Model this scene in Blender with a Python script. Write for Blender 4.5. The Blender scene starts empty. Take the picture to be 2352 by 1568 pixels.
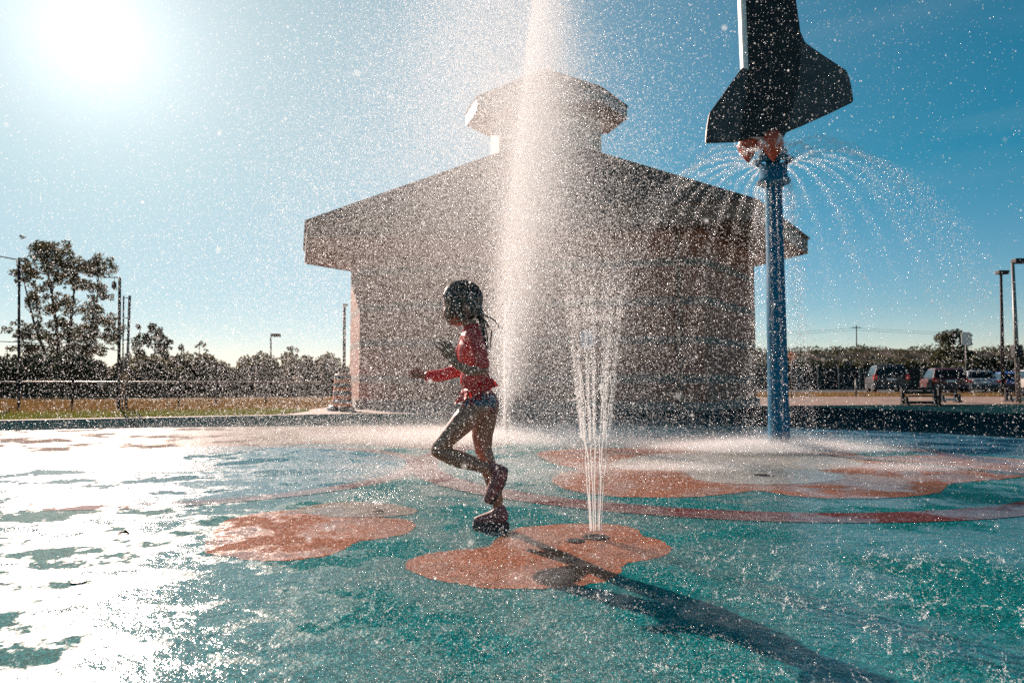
import bpy, bmesh, math, random
import numpy as np
from mathutils import Vector, Matrix

random.seed(7)
rng = np.random.default_rng(7)
sc = bpy.context.scene
C = sc.collection
R = math.radians

# ------------------------------------------------------------------ camera
F, CX, CY, HZ, CAMH = 1568.0, 1176.0, 784.0, 875.0, 0.72
PITCH = math.atan((HZ - CY) / F)
cam_d = bpy.data.cameras.new('camera')
cam_d.sensor_width = 36.0
cam_d.lens = 24.0
cam_d.clip_start = 0.05
cam_d.clip_end = 3000
cam_d.dof.use_dof = True
cam_d.dof.focus_distance = 3.4
cam_d.dof.aperture_fstop = 5.0
cam = bpy.data.objects.new('camera', cam_d)
C.objects.link(cam)
cam.location = (0, 0, CAMH)
cam.rotation_euler = (math.pi / 2 + PITCH, 0, 0)
sc.camera = cam


def ray(dx, dy):
    w = -(dy - CY) / F
    c, s = math.cos(PITCH), math.sin(PITCH)
    return Vector(((dx - CX) / F, c - s * w, s + c * w))


def G(dx, dy, z=0.0):
    """point at height z seen at that spot of the photograph"""
    d = ray(dx, dy)
    t = (z - CAMH) / d.z
    return Vector((d.x * t, d.y * t, z))


def A(dx, dy, Y):
    d = ray(dx, dy)
    t = Y / d.y
    return Vector((d.x * t, Y, CAMH + d.z * t))


# ------------------------------------------------------------------ light
SUN = ray(215, 82).normalized()
EL = math.asin(SUN.z)
AZ = math.atan2(SUN.x, SUN.y)
sun_d = bpy.data.lights.new('sun', 'SUN')
sun_d.energy = 5.0
sun_d.angle = R(0.53)
sun_d.color = (1.0, 0.785, 0.665)
sun = bpy.data.objects.new('sun', sun_d)
C.objects.link(sun)
sun.rotation_euler = SUN.to_track_quat('Z', 'Y').to_euler()

world = bpy.data.worlds.new('World')
sc.world = world
world.use_nodes = True
wt = world.node_tree
wt.nodes.clear()
N = wt.nodes.new
sky = N('ShaderNodeTexSky')
sky.sky_type = 'NISHITA'
sky.sun_disc = False
sky.sun_elevation = EL
sky.sun_rotation = AZ
sky.altitude = 200
sky.air_density = 1.0
sky.dust_density = 0.15
sky.ozone_density = 3.0
bg = N('ShaderNodeBackground')
bg.inputs['Strength'].default_value = 0.06
tint = N('ShaderNodeMix')
tint.data_type = 'RGBA'
tint.blend_type = 'MULTIPLY'
tint.inputs[0].default_value = 1.0
# graded by height: pale and neutral low down, deep teal blue higher up
selev = N('ShaderNodeSeparateXYZ')
tce = N('ShaderNodeTexCoord')
wt.links.new(tce.outputs['Generated'], selev.inputs[0])
tr_ = N('ShaderNodeValToRGB')
wt.links.new(selev.outputs[2], tr_.inputs[0])
els = tr_.color_ramp.elements
els[0].position = 0.0; els[0].color = (1.50, 1.22, 1.20, 1)
els[1].position = 0.55; els[1].color = (0.0, 0.80, 0.80, 1)
e_ = els.new(0.10); e_.color = (0.70, 0.92, 0.94, 1)
e_ = els.new(0.28); e_.color = (0.08, 0.84, 0.84, 1)
wt.links.new(tr_.outputs[0], tint.inputs[7])
wt.links.new(sky.outputs[0], tint.inputs[6])
# the bright air round the sun
tc = N('ShaderNodeTexCoord')
nrm = N('ShaderNodeVectorMath'); nrm.operation = 'NORMALIZE'
wt.links.new(tc.outputs['Generated'], nrm.inputs[0])
dot = N('ShaderNodeVectorMath'); dot.operation = 'DOT_PRODUCT'
dot.inputs[1].default_value = SUN
wt.links.new(nrm.outputs[0], dot.inputs[0])
acos = N('ShaderNodeMath'); acos.operation = 'ARCCOSINE'
wt.links.new(dot.outputs['Value'], acos.inputs[0])


def fall(width, amp, power):
    a = N('ShaderNodeMath'); a.operation = 'DIVIDE'
    wt.links.new(acos.outputs[0], a.inputs[0]); a.inputs[1].default_value = width
    b = N('ShaderNodeMath'); b.operation = 'POWER'
    wt.links.new(a.outputs[0], b.inputs[0]); b.inputs[1].default_value = power
    c = N('ShaderNodeMath'); c.operation = 'MULTIPLY'
    wt.links.new(b.outputs[0], c.inputs[0]); c.inputs[1].default_value = -1
    d = N('ShaderNodeMath'); d.operation = 'EXPONENT'
    wt.links.new(c.outputs[0], d.inputs[0])
    e = N('ShaderNodeMath'); e.operation = 'MULTIPLY'
    wt.links.new(d.outputs[0], e.inputs[0]); e.inputs[1].default_value = amp
    return e


# moist air: the sky pales towards the sun, then burns out close to it
veil = N('ShaderNodeMix'); veil.data_type = 'RGBA'
wt.links.new(fall(R(35), 0.86, 2.0).outputs[0], veil.inputs[0])
# thin high cloud, hardly there
cn = N('ShaderNodeTexNoise'); cn.inputs['Scale'].default_value = 2.2; cn.inputs['Detail'].default_value = 6
cm = N('ShaderNodeMapping'); cm.inputs['Scale'].default_value = (1, 1, 7)
wt.links.new(nrm.outputs[0], cm.inputs[0]); wt.links.new(cm.outputs[0], cn.inputs['Vector'])
cr = N('ShaderNodeValToRGB'); wt.links.new(cn.outputs[0], cr.inputs[0])
cr.color_ramp.elements[0].position = .52; cr.color_ramp.elements[0].color = (0, 0, 0, 1)
cr.color_ramp.elements[1].position = .80; cr.color_ramp.elements[1].color = (.10, .10, .10, 1)
cl_ = N('ShaderNodeMix'); cl_.data_type = 'RGBA'
wt.links.new(cr.outputs[0], cl_.inputs[0]); wt.links.new(tint.outputs[2], cl_.inputs[6]); cl_.inputs[7].default_value = (5.5, 6.2, 6.4, 1)
wt.links.new(cl_.outputs[2], veil.inputs[6])
veil.inputs[7].default_value = (5.9, 7.0, 7.3, 1)
core = fall(R(5.2), 8.5, 1.0)
gcol = N('ShaderNodeMix'); gcol.data_type = 'RGBA'; gcol.blend_type = 'ADD'
gcol.inputs[0].default_value = 1.0
gm = N('ShaderNodeMix'); gm.data_type = 'RGBA'; gm.blend_type = 'MULTIPLY'
gm.inputs[0].default_value = 1.0
gm.inputs[6].default_value = (1.0, 0.95, 0.90, 1)
wt.links.new(core.outputs[0], gm.inputs[7])
wt.links.new(veil.outputs[2], gcol.inputs[6])
wt.links.new(gm.outputs[2], gcol.inputs[7])
wt.links.new(gcol.outputs[2], bg.inputs['Color'])
wo = N('ShaderNodeOutputWorld')
wt.links.new(bg.outputs[0], wo.inputs[0])

vs = sc.view_settings
vs.view_transform = 'Standard'
vs.look = 'None'
vs.gamma = 1.0
vs.exposure = 0.72
sc.render.engine = 'CYCLES'
sc.cycles.max_bounces = 8
sc.cycles.diffuse_bounces = 3
sc.cycles.glossy_bounces = 3
sc.cycles.transmission_bounces = 5
sc.cycles.transparent_max_bounces = 24
sc.cycles.sample_clamp_indirect = 6.0
sc.cycles.use_denoising = False

# ------------------------------------------------------------------ helpers


def tag(o, label=None, cat=None, group=None, kind=None):
    if label: o['label'] = label
    if cat: o['category'] = cat
    if group: o['group'] = group
    if kind: o['kind'] = kind
    return o


def link(name, me, mat=None, parent=None):
    o = bpy.data.objects.new(name, me)
    C.objects.link(o)
    if mat is not None:
        for m in (mat if isinstance(mat, (list, tuple)) else [mat]):
            me.materials.append(m)
    if parent is not None:
        o.parent = parent
    return o


def obj(name, bm, mat=None, parent=None, smooth=False):
    me = bpy.data.meshes.new(name)
    bm.normal_update()
    bm.to_mesh(me)
    bm.free()
    if smooth:
        me.polygons.foreach_set('use_smooth', [True] * len(me.polygons))
    return link(name, me, mat, parent)


def empty(name, loc=(0, 0, 0), rz=0):
    o = bpy.data.objects.new(name, None)
    o.empty_display_size = 0.2
    C.objects.link(o)
    o.location = loc
    o.rotation_euler = (0, 0, rz)
    return o


def copy_tree(o, parent=None):
    c = o.copy()
    C.objects.link(c)
    if parent is not None:
        c.parent = parent
    for ch in list(o.children):
        copy_tree(ch, c)
    return c


def box(bm, c, s, rz=0.0, rx=0.0, ry=0.0):
    M = Matrix.Translation(c) @ Matrix.Rotation(rz, 4, 'Z') @ Matrix.Rotation(rx, 4, 'X') @ Matrix.Rotation(ry, 4, 'Y') @ Matrix.Diagonal((s[0], s[1], s[2], 1))
    return bmesh.ops.create_cube(bm, size=1.0, matrix=M)['verts']


def bevel_all(bm, w, seg=2):
    bmesh.ops.bevel(bm, geom=bm.edges[:], offset=w, segments=seg, affect='EDGES', profile=0.6)


def frame_of(d):
    d = d.normalized()
    a = Vector((0, 0, 1)) if abs(d.z) < 0.95 else Vector((1, 0, 0))
    u = d.cross(a).normalized()
    return u, d.cross(u).normalized()


def tube(bm, pts, rad, seg=8, cap=True):
    pts = [Vector(p) for p in pts]
    n = len(pts)
    rr = rad if isinstance(rad, (list, tuple)) else [rad] * n
    rings = []
    u = None
    for i, p in enumerate(pts):
        d = (pts[min(i + 1, n - 1)] - pts[max(i - 1, 0)])
        if u is None:
            u, v = frame_of(d)
        else:
            dn = d.normalized()
            u = (u - dn * u.dot(dn)).normalized()
            v = dn.cross(u)
        rings.append([bm.verts.new(p + (u * math.cos(k * 2 * math.pi / seg) + v * math.sin(k * 2 * math.pi / seg)) * rr[i]) for k in range(seg)])
    for a, b in zip(rings, rings[1:]):
        for k in range(seg):
            bm.faces.new((a[k], a[(k + 1) % seg], b[(k + 1) % seg], b[k]))
    if cap:
        bm.faces.new(rings[0][::-1])
        bm.faces.new(rings[-1])
    return rings


def lathe(bm, prof, seg=24, c=(0, 0, 0), sx=1.0, sy=1.0):
    """prof: list of (radius, z)"""
    c = Vector(c)
    rings = []
    for r, z in prof:
        rings.append([bm.verts.new(c + Vector((sx * r * math.cos(k * 2 * math.pi / seg), sy * r * math.sin(k * 2 * math.pi / seg), z))) for k in range(seg)])
    for a, b in zip(rings, rings[1:]):
        for k in range(seg):
            bm.faces.new((a[k], a[(k + 1) % seg], b[(k + 1) % seg], b[k]))
    bm.faces.new(rings[0][::-1])
    bm.faces.new(rings[-1])


def prism(bm, poly, z0, z1):
    a = [bm.verts.new((p[0], p[1], z0)) for p in poly]
    b = [bm.verts.new((p[0], p[1], z1)) for p in poly]
    n = len(poly)
    for k in range(n):
        bm.faces.new((a[k], a[(k + 1) % n], b[(k + 1) % n], b[k]))
    bm.faces.new(a[::-1])
    bm.faces.new(b)


def frustum(bm, p0, z0, p1, z1, caps=True):
    a = [bm.verts.new((p[0], p[1], z0)) for p in p0]
    b = [bm.verts.new((p[0], p[1], z1)) for p in p1]
    n = len(p0)
    for k in range(n):
        bm.faces.new((a[k], a[(k + 1) % n], b[(k + 1) % n], b[k]))
    if caps:
        bm.faces.new(a[::-1])
        bm.faces.new(b)


def catmull(pts, n=8):
    out = []
    m = len(pts)
    for i in range(m):
        p0, p1, p2, p3 = (np.array(pts[(i + k) % m][:2], float) for k in (-1, 0, 1, 2))
        for k in range(n):
            t = k / n
            out.append(0.5 * ((2 * p1) + (p2 - p0) * t + (2 * p0 - 5 * p1 + 4 * p2 - p3) * t * t + (3 * p1 - p0 - 3 * p2 + p3) * t ** 3))
    return out


def np_mesh(name, V, Fq):
    me = bpy.data.meshes.new(name)
    V = np.asarray(V, np.float32)
    Fq = np.asarray(Fq, np.int32)
    k = Fq.shape[1]
    me.vertices.add(len(V)); me.vertices.foreach_set('co', V.ravel())
    me.loops.add(Fq.size); me.loops.foreach_set('vertex_index', Fq.ravel())
    me.polygons.add(len(Fq))
    me.polygons.foreach_set('loop_start', np.arange(0, Fq.size, k, dtype=np.int32))
    me.update(calc_edges=True)
    me.validate()
    return me


# ------------------------------------------------------------------ materials


class Mt:
    def __init__(s, name):
        s.m = bpy.data.materials.new(name)
        s.m.use_nodes = True
        s.t = s.m.node_tree
        s.p = s.t.nodes['Principled BSDF']
        s.out = s.t.nodes['Material Output']

    def n(s, kind, **kw):
        a = s.t.nodes.new(kind)
        for k, v in kw.items():
            setattr(a, k, v)
        return a

    def l(s, a, b):
        s.t.links.new(a, b)

    def coord(s, kind='Object'):
        return s.n('ShaderNodeTexCoord').outputs[kind]

    def noise(s, scale, detail=3, rough=0.55, vec=None):
        a = s.n('ShaderNodeTexNoise')
        a.inputs['Scale'].default_value = scale
        a.inputs['Detail'].default_value = detail
        a.inputs['Roughness'].default_value = rough
        s.l(vec if vec is not None else s.coord(), a.inputs['Vector'])
        return a

    def ramp(s, src, stops):
        a = s.n('ShaderNodeValToRGB')
        e = a.color_ramp.elements
        while len(e) < len(stops):
            e.new(0.5)
        for q, (p, c) in zip(e, stops):
            q.position = p
            q.color = (c[0], c[1], c[2], 1) if not isinstance(c, (int, float)) else (c, c, c, 1)
        s.l(src, a.inputs[0])
        return a.outputs[0]

    def mix(s, f, a, b, blend='MIX'):
        x = s.n('ShaderNodeMix', data_type='RGBA', blend_type=blend)
        for i, v in ((0, f), (6, a), (7, b)):
            if hasattr(v, 'is_output'):
                s.l(v, x.inputs[i])
            elif i == 0:
                x.inputs[0].default_value = v
            else:
                x.inputs[i].default_value = (v[0], v[1], v[2], 1)
        return x.outputs[2]

    def math(s, op, a, b=None):
        x = s.n('ShaderNodeMath', operation=op)
        for i, v in ((0, a), (1, b)):
            if v is None: continue
            if hasattr(v, 'is_output'):
                s.l(v, x.inputs[i])
            else:
                x.inputs[i].default_value = v
        return x.outputs[0]

    def bump(s, h, strength=0.3, dist=0.01, prev=None):
        b = s.n('ShaderNodeBump')
        b.inputs['Strength'].default_value = strength
        b.inputs['Distance'].default_value = dist
        s.l(h, b.inputs['Height'])
        if prev is not None:
            s.l(prev, b.inputs['Normal'])
        return b.outputs[0]


def plain(name, col, rough=0.6, metal=0.0, var=0.15, scale=6.0, bump=0.0, spec=0.5, coat=0.0):
    m = Mt(name)
    nz = m.noise(scale, 4)
    c = [max(0, x * (1 - var)) for x in col]
    d = [min(1, x * (1 + var)) for x in col]
    m.l(m.ramp(nz.outputs[0], [(0.3, c), (0.7, d)]), m.p.inputs['Base Color'])
    m.p.inputs['Roughness'].default_value = rough
    m.p.inputs['Metallic'].default_value = metal
    m.p.inputs['Specular IOR Level'].default_value = spec
    m.p.inputs['Coat Weight'].default_value = coat
    if bump:
        n2 = m.noise(scale * 6, 4)
        m.l(m.bump(n2.outputs[0], bump, 0.01), m.p.inputs['Normal'])
    return m.m


def rubber(name, col, dark=0.35, dry=0.0):
    """wet poured rubber: coloured granules under a broken film of water"""
    m = Mt(name)
    co = m.coord()
    vor = m.n('ShaderNodeTexVoronoi')
    vor.inputs['Scale'].default_value = 150
    m.l(co, vor.inputs['Vector'])
    sp = m.n('ShaderNodeSeparateColor')
    m.l(vor.outputs['Color'], sp.inputs[0])
    lo = [x * dark for x in col]
    hi = [min(1, x * 1.9 + 0.03) for x in col]
    gran = m.ramp(sp.outputs[0], [(0.0, lo), (0.5, col), (0.8, col), (1.0, hi)])
    big = m.noise(1.1, 5, 0.6, co)
    c2 = m.mix(m.ramp(big.outputs[0], [(0.3, 0.0), (0.75, 0.4)]), gran, [x * 0.6 for x in col])
    st = m.noise(4.5, 6, 0.7, co)
    c2 = m.mix(m.ramp(st.outputs[0], [(0.56, 0.0), (0.72, 0.55)]), c2, [x * 0.45 + 0.01 for x in col])
    m.l(c2, m.p.inputs['Base Color'])
    # wet film in torn patches: drowned grain and mirror-like there, duller rubber between
    wetn = m.noise(1.5, 9, 0.68, co)
    wet = m.ramp(wetn.outputs[0], [(0.455, 0.0), (0.535, 1.0)])
    m.l(m.ramp(wet, [(0.0, 0.5), (1.0, 0.10 + .3 * dry)]), m.p.inputs['Roughness'])
    m.l(m.ramp(wet, [(0.0, 0.004 * (1 - dry)), (1.0, 0.5 * (1 - dry))]), m.p.inputs['Specular IOR Level'])
    m.p.inputs['IOR'].default_value = 1.38
    grain = m.noise(150, 2, 0.6, co)
    mid = m.noise(34, 4, 0.6, co)
    rip = m.noise(9, 4, 0.55, co)
    h = m.math('ADD', m.math('MULTIPLY', grain.outputs[0], 0.30), m.math('MULTIPLY', mid.outputs[0], 1.1))
    inv = m.math('SUBTRACT', 1.0, m.math('MULTIPLY', wet, 0.35))
    h = m.math('MULTIPLY', h, inv)
    h = m.math('ADD', h, m.math('MULTIPLY', rip.outputs[0], 3.0))
    m.l(m.bump(h, 0.32, 0.012), m.p.inputs['Normal'])
    return m.m


M_TEAL = rubber('rubber_teal', (0.004, 0.172, 0.178))
M_BLUE = rubber('rubber_blue', (0.02, 0.19, 0.25), dry=.2)
M_DTEAL_SHADE = rubber('rubber_dark_teal_shade', (0.008, 0.042, 0.050), dry=1.0)  # dark teal rubber, painted darker still for the building's shade at right
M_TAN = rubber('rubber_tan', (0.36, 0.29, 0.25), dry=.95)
M_ORANGE = rubber('rubber_orange', (0.37, 0.148, 0.088))
M_STONE = rubber('rubber_stone', (0.26, 0.21, 0.17))
M_GREY = rubber('rubber_grey', (0.48, 0.45, 0.39))
M_MAROON = rubber('rubber_maroon', (0.15, 0.045, 0.045))
M_MAUVE = rubber('rubber_mauve', (0.23, 0.16, 0.16))
M_CONC = plain('concrete', (0.42, 0.33, 0.28), 0.8, var=0.2, scale=3, bump=0.2)
M_GREYMET = plain('grey_metal', (0.10, 0.10, 0.10), 0.5, 0.6)
M_DARK = plain('dark_metal', (0.016, 0.016, 0.018), 0.6, 0.0, spec=.25)
M_WHITE = plain('white_paint', (0.75, 0.75, 0.73), 0.45, var=0.05)
M_BLACKRUB = plain('black_rubber', (0.02, 0.02, 0.02), 0.7)

# ------------------------------------------------------------------ ground


def ground_mat():
    m = Mt('dry_grass_ground')
    co = m.coord()
    a = m.noise(0.25, 5, 0.6, co)
    b = m.noise(7, 4, 0.7, co)
    base = m.ramp(a.outputs[0], [(0.3, (0.13, 0.085, 0.04)), (0.55, (0.20, 0.13, 0.055)), (0.75, (0.10, 0.10, 0.03))])
    c = m.mix(0.6, base, m.ramp(b.outputs[0], [(0.3, (0.35, 0.35, 0.35)), (0.7, (1, 1, 1))]), 'MULTIPLY')
    m.l(c, m.p.inputs['Base Color'])
    m.p.inputs['Roughness'].default_value = 0.95
    m.l(m.bump(b.outputs[0], 0.8, 0.05), m.p.inputs['Normal'])
    return m.m


def ragged(pts, amp=.006, step=.03):
    out = []
    n = len(pts)
    for k in range(n):
        a, b = Vector(pts[k][:2]), Vector(pts[(k + 1) % n][:2])
        q = max(1, min(60, int((b - a).length / step)))
        for t in range(q):
            p = a.lerp(b, t / q)
            out.append((p.x + random.gauss(0, amp), p.y + random.gauss(0, amp)))
    return out


def sheet(name, pts, z, mat, kind='structure'):
    if name == 'flower_marking':
        pts = ragged(pts)
    bm = bmesh.new()
    vs_ = [bm.verts.new((p[0], p[1], z)) for p in pts]
    f = bm.faces.new(vs_)
    if f.normal.z < 0 or f.calc_area() == 0:
        pass
    bm.normal_update()
    if f.normal.z < 0:
        f.normal_flip()
    bmesh.ops.triangulate(bm, faces=bm.faces[:])
    o = obj(name, bm, mat)
    o['kind'] = kind
    return o


sheet('ground', [(-600, -60), (600, -60), (600, 900), (-600, 900)], -0.03, ground_mat())


def D(pts, z=0.0):
    return [G(x, y, z) for x, y in pts]


pad_far = D([(-900, 985), (-300, 972), (0, 967), (300, 961), (560, 956), (790, 951), (1000, 950), (1400, 941), (1700, 934), (2000, 930), (2352, 929), (3000, 929)])
sheet('splash_pad', [(-14, -6), *[(p.x, p.y) for p in pad_far], (34, -6)], 0.0, M_TEAL)
# kerb of pale concrete round the pad
bm = bmesh.new()
for a, b in zip(pad_far[:-5], pad_far[1:-4]):
    d = (b - a).normalized(); nrm_ = Vector((-d.y, d.x, 0))
    q = [a, b, b + nrm_ * 0.28, a + nrm_ * 0.28]
    v0 = [bm.verts.new((p.x, p.y, -0.05)) for p in q]
    v1 = [bm.verts.new((p.x, p.y, 0.012)) for p in q]
    for k in range(4):
        bm.faces.new((v0[k], v0[(k + 1) % 4], v1[(k + 1) % 4], v1[k]))
    bm.faces.new(v1)
bmesh.ops.remove_doubles(bm, verts=bm.verts[:], dist=0.001)
o = obj('kerb', bm, M_CONC); o['kind'] = 'structure'
# concrete apron / path by the building
sheet('path', [(p.x, p.y) for p in D([(585, 954), (650, 944), (760, 934), (830, 931), (1300, 928), (1800, 926), (1800, 931), (1400, 939), (1000, 948), (790, 949)])], -0.012, M_CONC)
sheet('pavement', [(p.x, p.y) for p in D([(1700, 931), (2352, 926), (3200, 926), (3200, 910), (2352, 910), (1800, 910), (1700, 913)])], -0.014,
      plain('brown_paving', (0.30, 0.19, 0.14), 0.85, var=0.25, scale=2, bump=0.2))
sheet('parking_lot', [(10, 40), (70, 40), (90, 62), (10, 62)], -0.016, plain('asphalt', (0.06, 0.06, 0.06), 0.9, var=0.2))

# outer bands of the pad; the dark one's right stretch paints the building's shadow
far_band = [(p.x, p.y) for p in pad_far]
near_band = [(p.x, p.y) for p in D([(2900, 1028), (2352, 1006), (2100, 992), (1880, 984), (1700, 978), (1400, 975), (1150, 978), (900, 976), (400, 981), (0, 989), (-300, 994), (-900, 1010)])]
sheet('outer_band_with_shade', far_band + near_band, 0.0006, M_DTEAL_SHADE)
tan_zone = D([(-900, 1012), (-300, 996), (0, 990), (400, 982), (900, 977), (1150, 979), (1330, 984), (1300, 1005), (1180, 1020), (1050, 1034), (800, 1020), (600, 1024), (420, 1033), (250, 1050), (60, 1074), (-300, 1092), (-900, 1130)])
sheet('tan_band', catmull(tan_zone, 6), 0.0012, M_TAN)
right_zone = D([(1500, 1004), (1640, 995), (1880, 986), (2100, 994), (2352, 1008), (2700, 1030), (2700, 1062), (2352, 1050), (2150, 1040), (1950, 1036), (1750, 1020)])
sheet('blue_band', catmull(right_zone, 6), 0.0012, M_BLUE)


def disc(c, r, n=96):
    return [(c[0] + r * math.cos(k * 2 * math.pi / n), c[1] + r * math.sin(k * 2 * math.pi / n)) for k in range(n)]


def ring_sheet(name, c, r0, r1, z, mat, n=120):
    bm = bmesh.new()
    a = [bm.verts.new((*p, z)) for p in disc(c, r0, n)]
    b = [bm.verts.new((*p, z)) for p in disc(c, r1, n)]
    for k in range(n):
        bm.faces.new((a[k], b[k], b[(k + 1) % n], a[(k + 1) % n]))
    o = obj(name, bm, mat)
    o['kind'] = 'structure'
    return o


LC = (-2.62, 5.75)
sheet('blue_circle', disc(LC, 1.72), 0.0018, M_BLUE)
ring_sheet('mauve_ring', LC, 1.72, 1.90, 0.0018, M_MAUVE)
RC = (1.78, 6.22)
ring_sheet('maroon_ring', RC, 2.44, 2.70, 0.0024, M_MAROON)

# standing water in the hollow on the left


def water_sheet():
    m = Mt('puddle_water')
    m.p.inputs['Base Color'].default_value = (.05, .10, .13, 1)
    m.p.inputs['Roughness'].default_value = .22
    m.p.inputs['IOR'].default_value = 1.33
    a = m.noise(22, 4, .6)
    m.l(m.bump(a.outputs[0], .5, .02), m.p.inputs['Normal'])
    return m.m


pud = [(-260, 1060), (0, 1051), (150, 1040), (300, 1033), (470, 1026), (610, 1027), (570, 1036), (450, 1043), (420, 1053), (470, 1064), (500, 1074), (440, 1083), (300, 1084), (150, 1080), (0, 1077), (-260, 1082)]
sheet('puddle', catmull(D(pud), 6), 0.0032, water_sheet())
fl_right = [(1235, 1040), (1330, 1030), (1480, 1026), (1640, 1024), (1800, 1022), (1930, 1036), (2000, 1048), (2110, 1045), (2230, 1047), (2352, 1055), (2430, 1072), (2352, 1094), (2250, 1104), (2180, 1112), (2170, 1122), (2140, 1134), (2040, 1143), (1930, 1145), (1830, 1140), (1740, 1127), (1680, 1134), (1600, 1140), (1500, 1142), (1400, 1139), (1310, 1126), (1266, 1104), (1290, 1086), (1330, 1078), (1270, 1064)]
sheet('flower_marking', catmull(D(fl_right), 6), 0.0018, M_ORANGE)
fl_grey = [(1398, 1066), (1440, 1052), (1520, 1043), (1640, 1037), (1760, 1037), (1880, 1044), (1950, 1054), (1985, 1066), (1930, 1076), (1880, 1080), (1920, 1088), (1940, 1097), (1900, 1106), (1800, 1112), (1700, 1111), (1610, 1104), (1580, 1090), (1560, 1081), (1480, 1080), (1420, 1076)]
sheet('flower_marking', catmull(D(fl_grey), 6), 0.0025, M_GREY)
fl_near = [(930, 1300), (948, 1282), (1000, 1268), (1060, 1261), (1115, 1256), (1140, 1238), (1180, 1214), (1250, 1206), (1340, 1202), (1420, 1205), (1466, 1216), (1472, 1228), (1512, 1239), (1541, 1256), (1530, 1273), (1490, 1285), (1440, 1293), (1425, 1316), (1390, 1333), (1320, 1346), (1230, 1352), (1120, 1350), (1030, 1338), (960, 1320)]
sheet('flower_marking', catmull(D(fl_near), 6), 0.0008, M_ORANGE)
fl_left = [(470, 1262), (485, 1225), (520, 1195), (590, 1178), (690, 1171), (760, 1176), (830, 1185), (930, 1192), (956, 1206), (940, 1222), (880, 1236), (820, 1243), (790, 1262), (740, 1277), (670, 1286), (580, 1286), (510, 1277)]
sheet('flower_marking', catmull(D(fl_left), 6), 0.0008, M_ORANGE)
fl_lg = [(682, 1172), (720, 1160), (790, 1153), (870, 1155), (940, 1164), (956, 1175), (920, 1184), (830, 1188), (740, 1184)]
sheet('flower_marking', catmull(D(fl_lg), 6), 0.0015, M_STONE)

# ------------------------------------------------------------------ grass strips
def blades(name, pts_fn, n, hmin, hmax, mat, z=-0.03):
    base = np.array([pts_fn() for _ in range(n)])
    ang = rng.uniform(0, 2 * np.pi, n)
    hh = rng.uniform(hmin, hmax, n)
    w = rng.uniform(0.004, 0.009, n) * (hmax / 0.1)
    ln = rng.uniform(-0.4, 0.4, (n, 2)) * hh[:, None]
    V = np.zeros((n, 3, 3))
    V[:, 0, 0] = base[:, 0] - np.cos(ang) * w; V[:, 0, 1] = base[:, 1] - np.sin(ang) * w
    V[:, 1, 0] = base[:, 0] + np.cos(ang) * w; V[:, 1, 1] = base[:, 1] + np.sin(ang) * w
    V[:, 2, 0] = base[:, 0] + ln[:, 0]; V[:, 2, 1] = base[:, 1] + ln[:, 1]
    V[:, :, 2] = z
    V[:, 2, 2] = z + hh
    me = np_mesh(name, V.reshape(-1, 3), np.arange(n * 3).reshape(-1, 3))
    return link(name, me, mat)


def leafy(name, cols, trans=0.45, rough=0.6):
    m = Mt(name)
    gi = m.n('ShaderNodeNewGeometry')
    rnd = gi.outputs['Random Per Island']
    st = [(i / (len(cols) - 1), c) for i, c in enumerate(cols)]
    c = m.ramp(rnd, st)
    m.l(c, m.p.inputs['Base Color'])
    m.p.inputs['Roughness'].default_value = rough
    tr = m.n('ShaderNodeBsdfTranslucent')
    m.l(c, tr.inputs['Color'])
    ms = m.n('ShaderNodeMixShader')
    ms.inputs[0].default_value = trans
    m.l(m.p.outputs[0], ms.inputs[1]); m.l(tr.outputs[0], ms.inputs[2])
    m.l(ms.outputs[0], m.out.inputs[0])
    return m.m


M_GRASS = leafy('grass_green', [(0.10, 0.14, 0.02), (0.17, 0.19, 0.03), (0.24, 0.20, 0.05)])
M_DRY = leafy('grass_dry', [(0.24, 0.13, 0.04), (0.30, 0.17, 0.055), (0.17, 0.11, 0.035)])
edge = [(p.x, p.y) for p in pad_far]


def edge_y(x):
    return float(np.interp(x, [e[0] for e in edge], [e[1] for e in edge]))


def pt_green():
    x = random.uniform(-15, -5.0)
    return (x, edge_y(x) + 0.3 + random.uniform(0, 3.5 - max(0, (x + 6.5) * 0.7)))


def pt_dry():
    x = random.uniform(-26, -5.2)
    return (x, edge_y(x) + random.uniform(2.3, 14))


def pt_right():
    return (random.uniform(11, 44), random.uniform(32.5, 41))


o = blades('grass', pt_green, 46000, 0.05, 0.12, M_GRASS); o['kind'] = 'stuff'
tag(o, 'green mown grass along the far left edge of the pad', 'grass')
o = blades('grass', pt_dry, 24000, 0.08, 0.22, M_DRY); o['kind'] = 'stuff'
tag(o, 'dry brown grass behind the low fence', 'grass')
o = blades('grass', pt_right, 24000, 0.08, 0.2, M_DRY); o['kind'] = 'stuff'
tag(o, 'yellow dry grass strip in front of the parked cars', 'grass')

# ------------------------------------------------------------------ building


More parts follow.
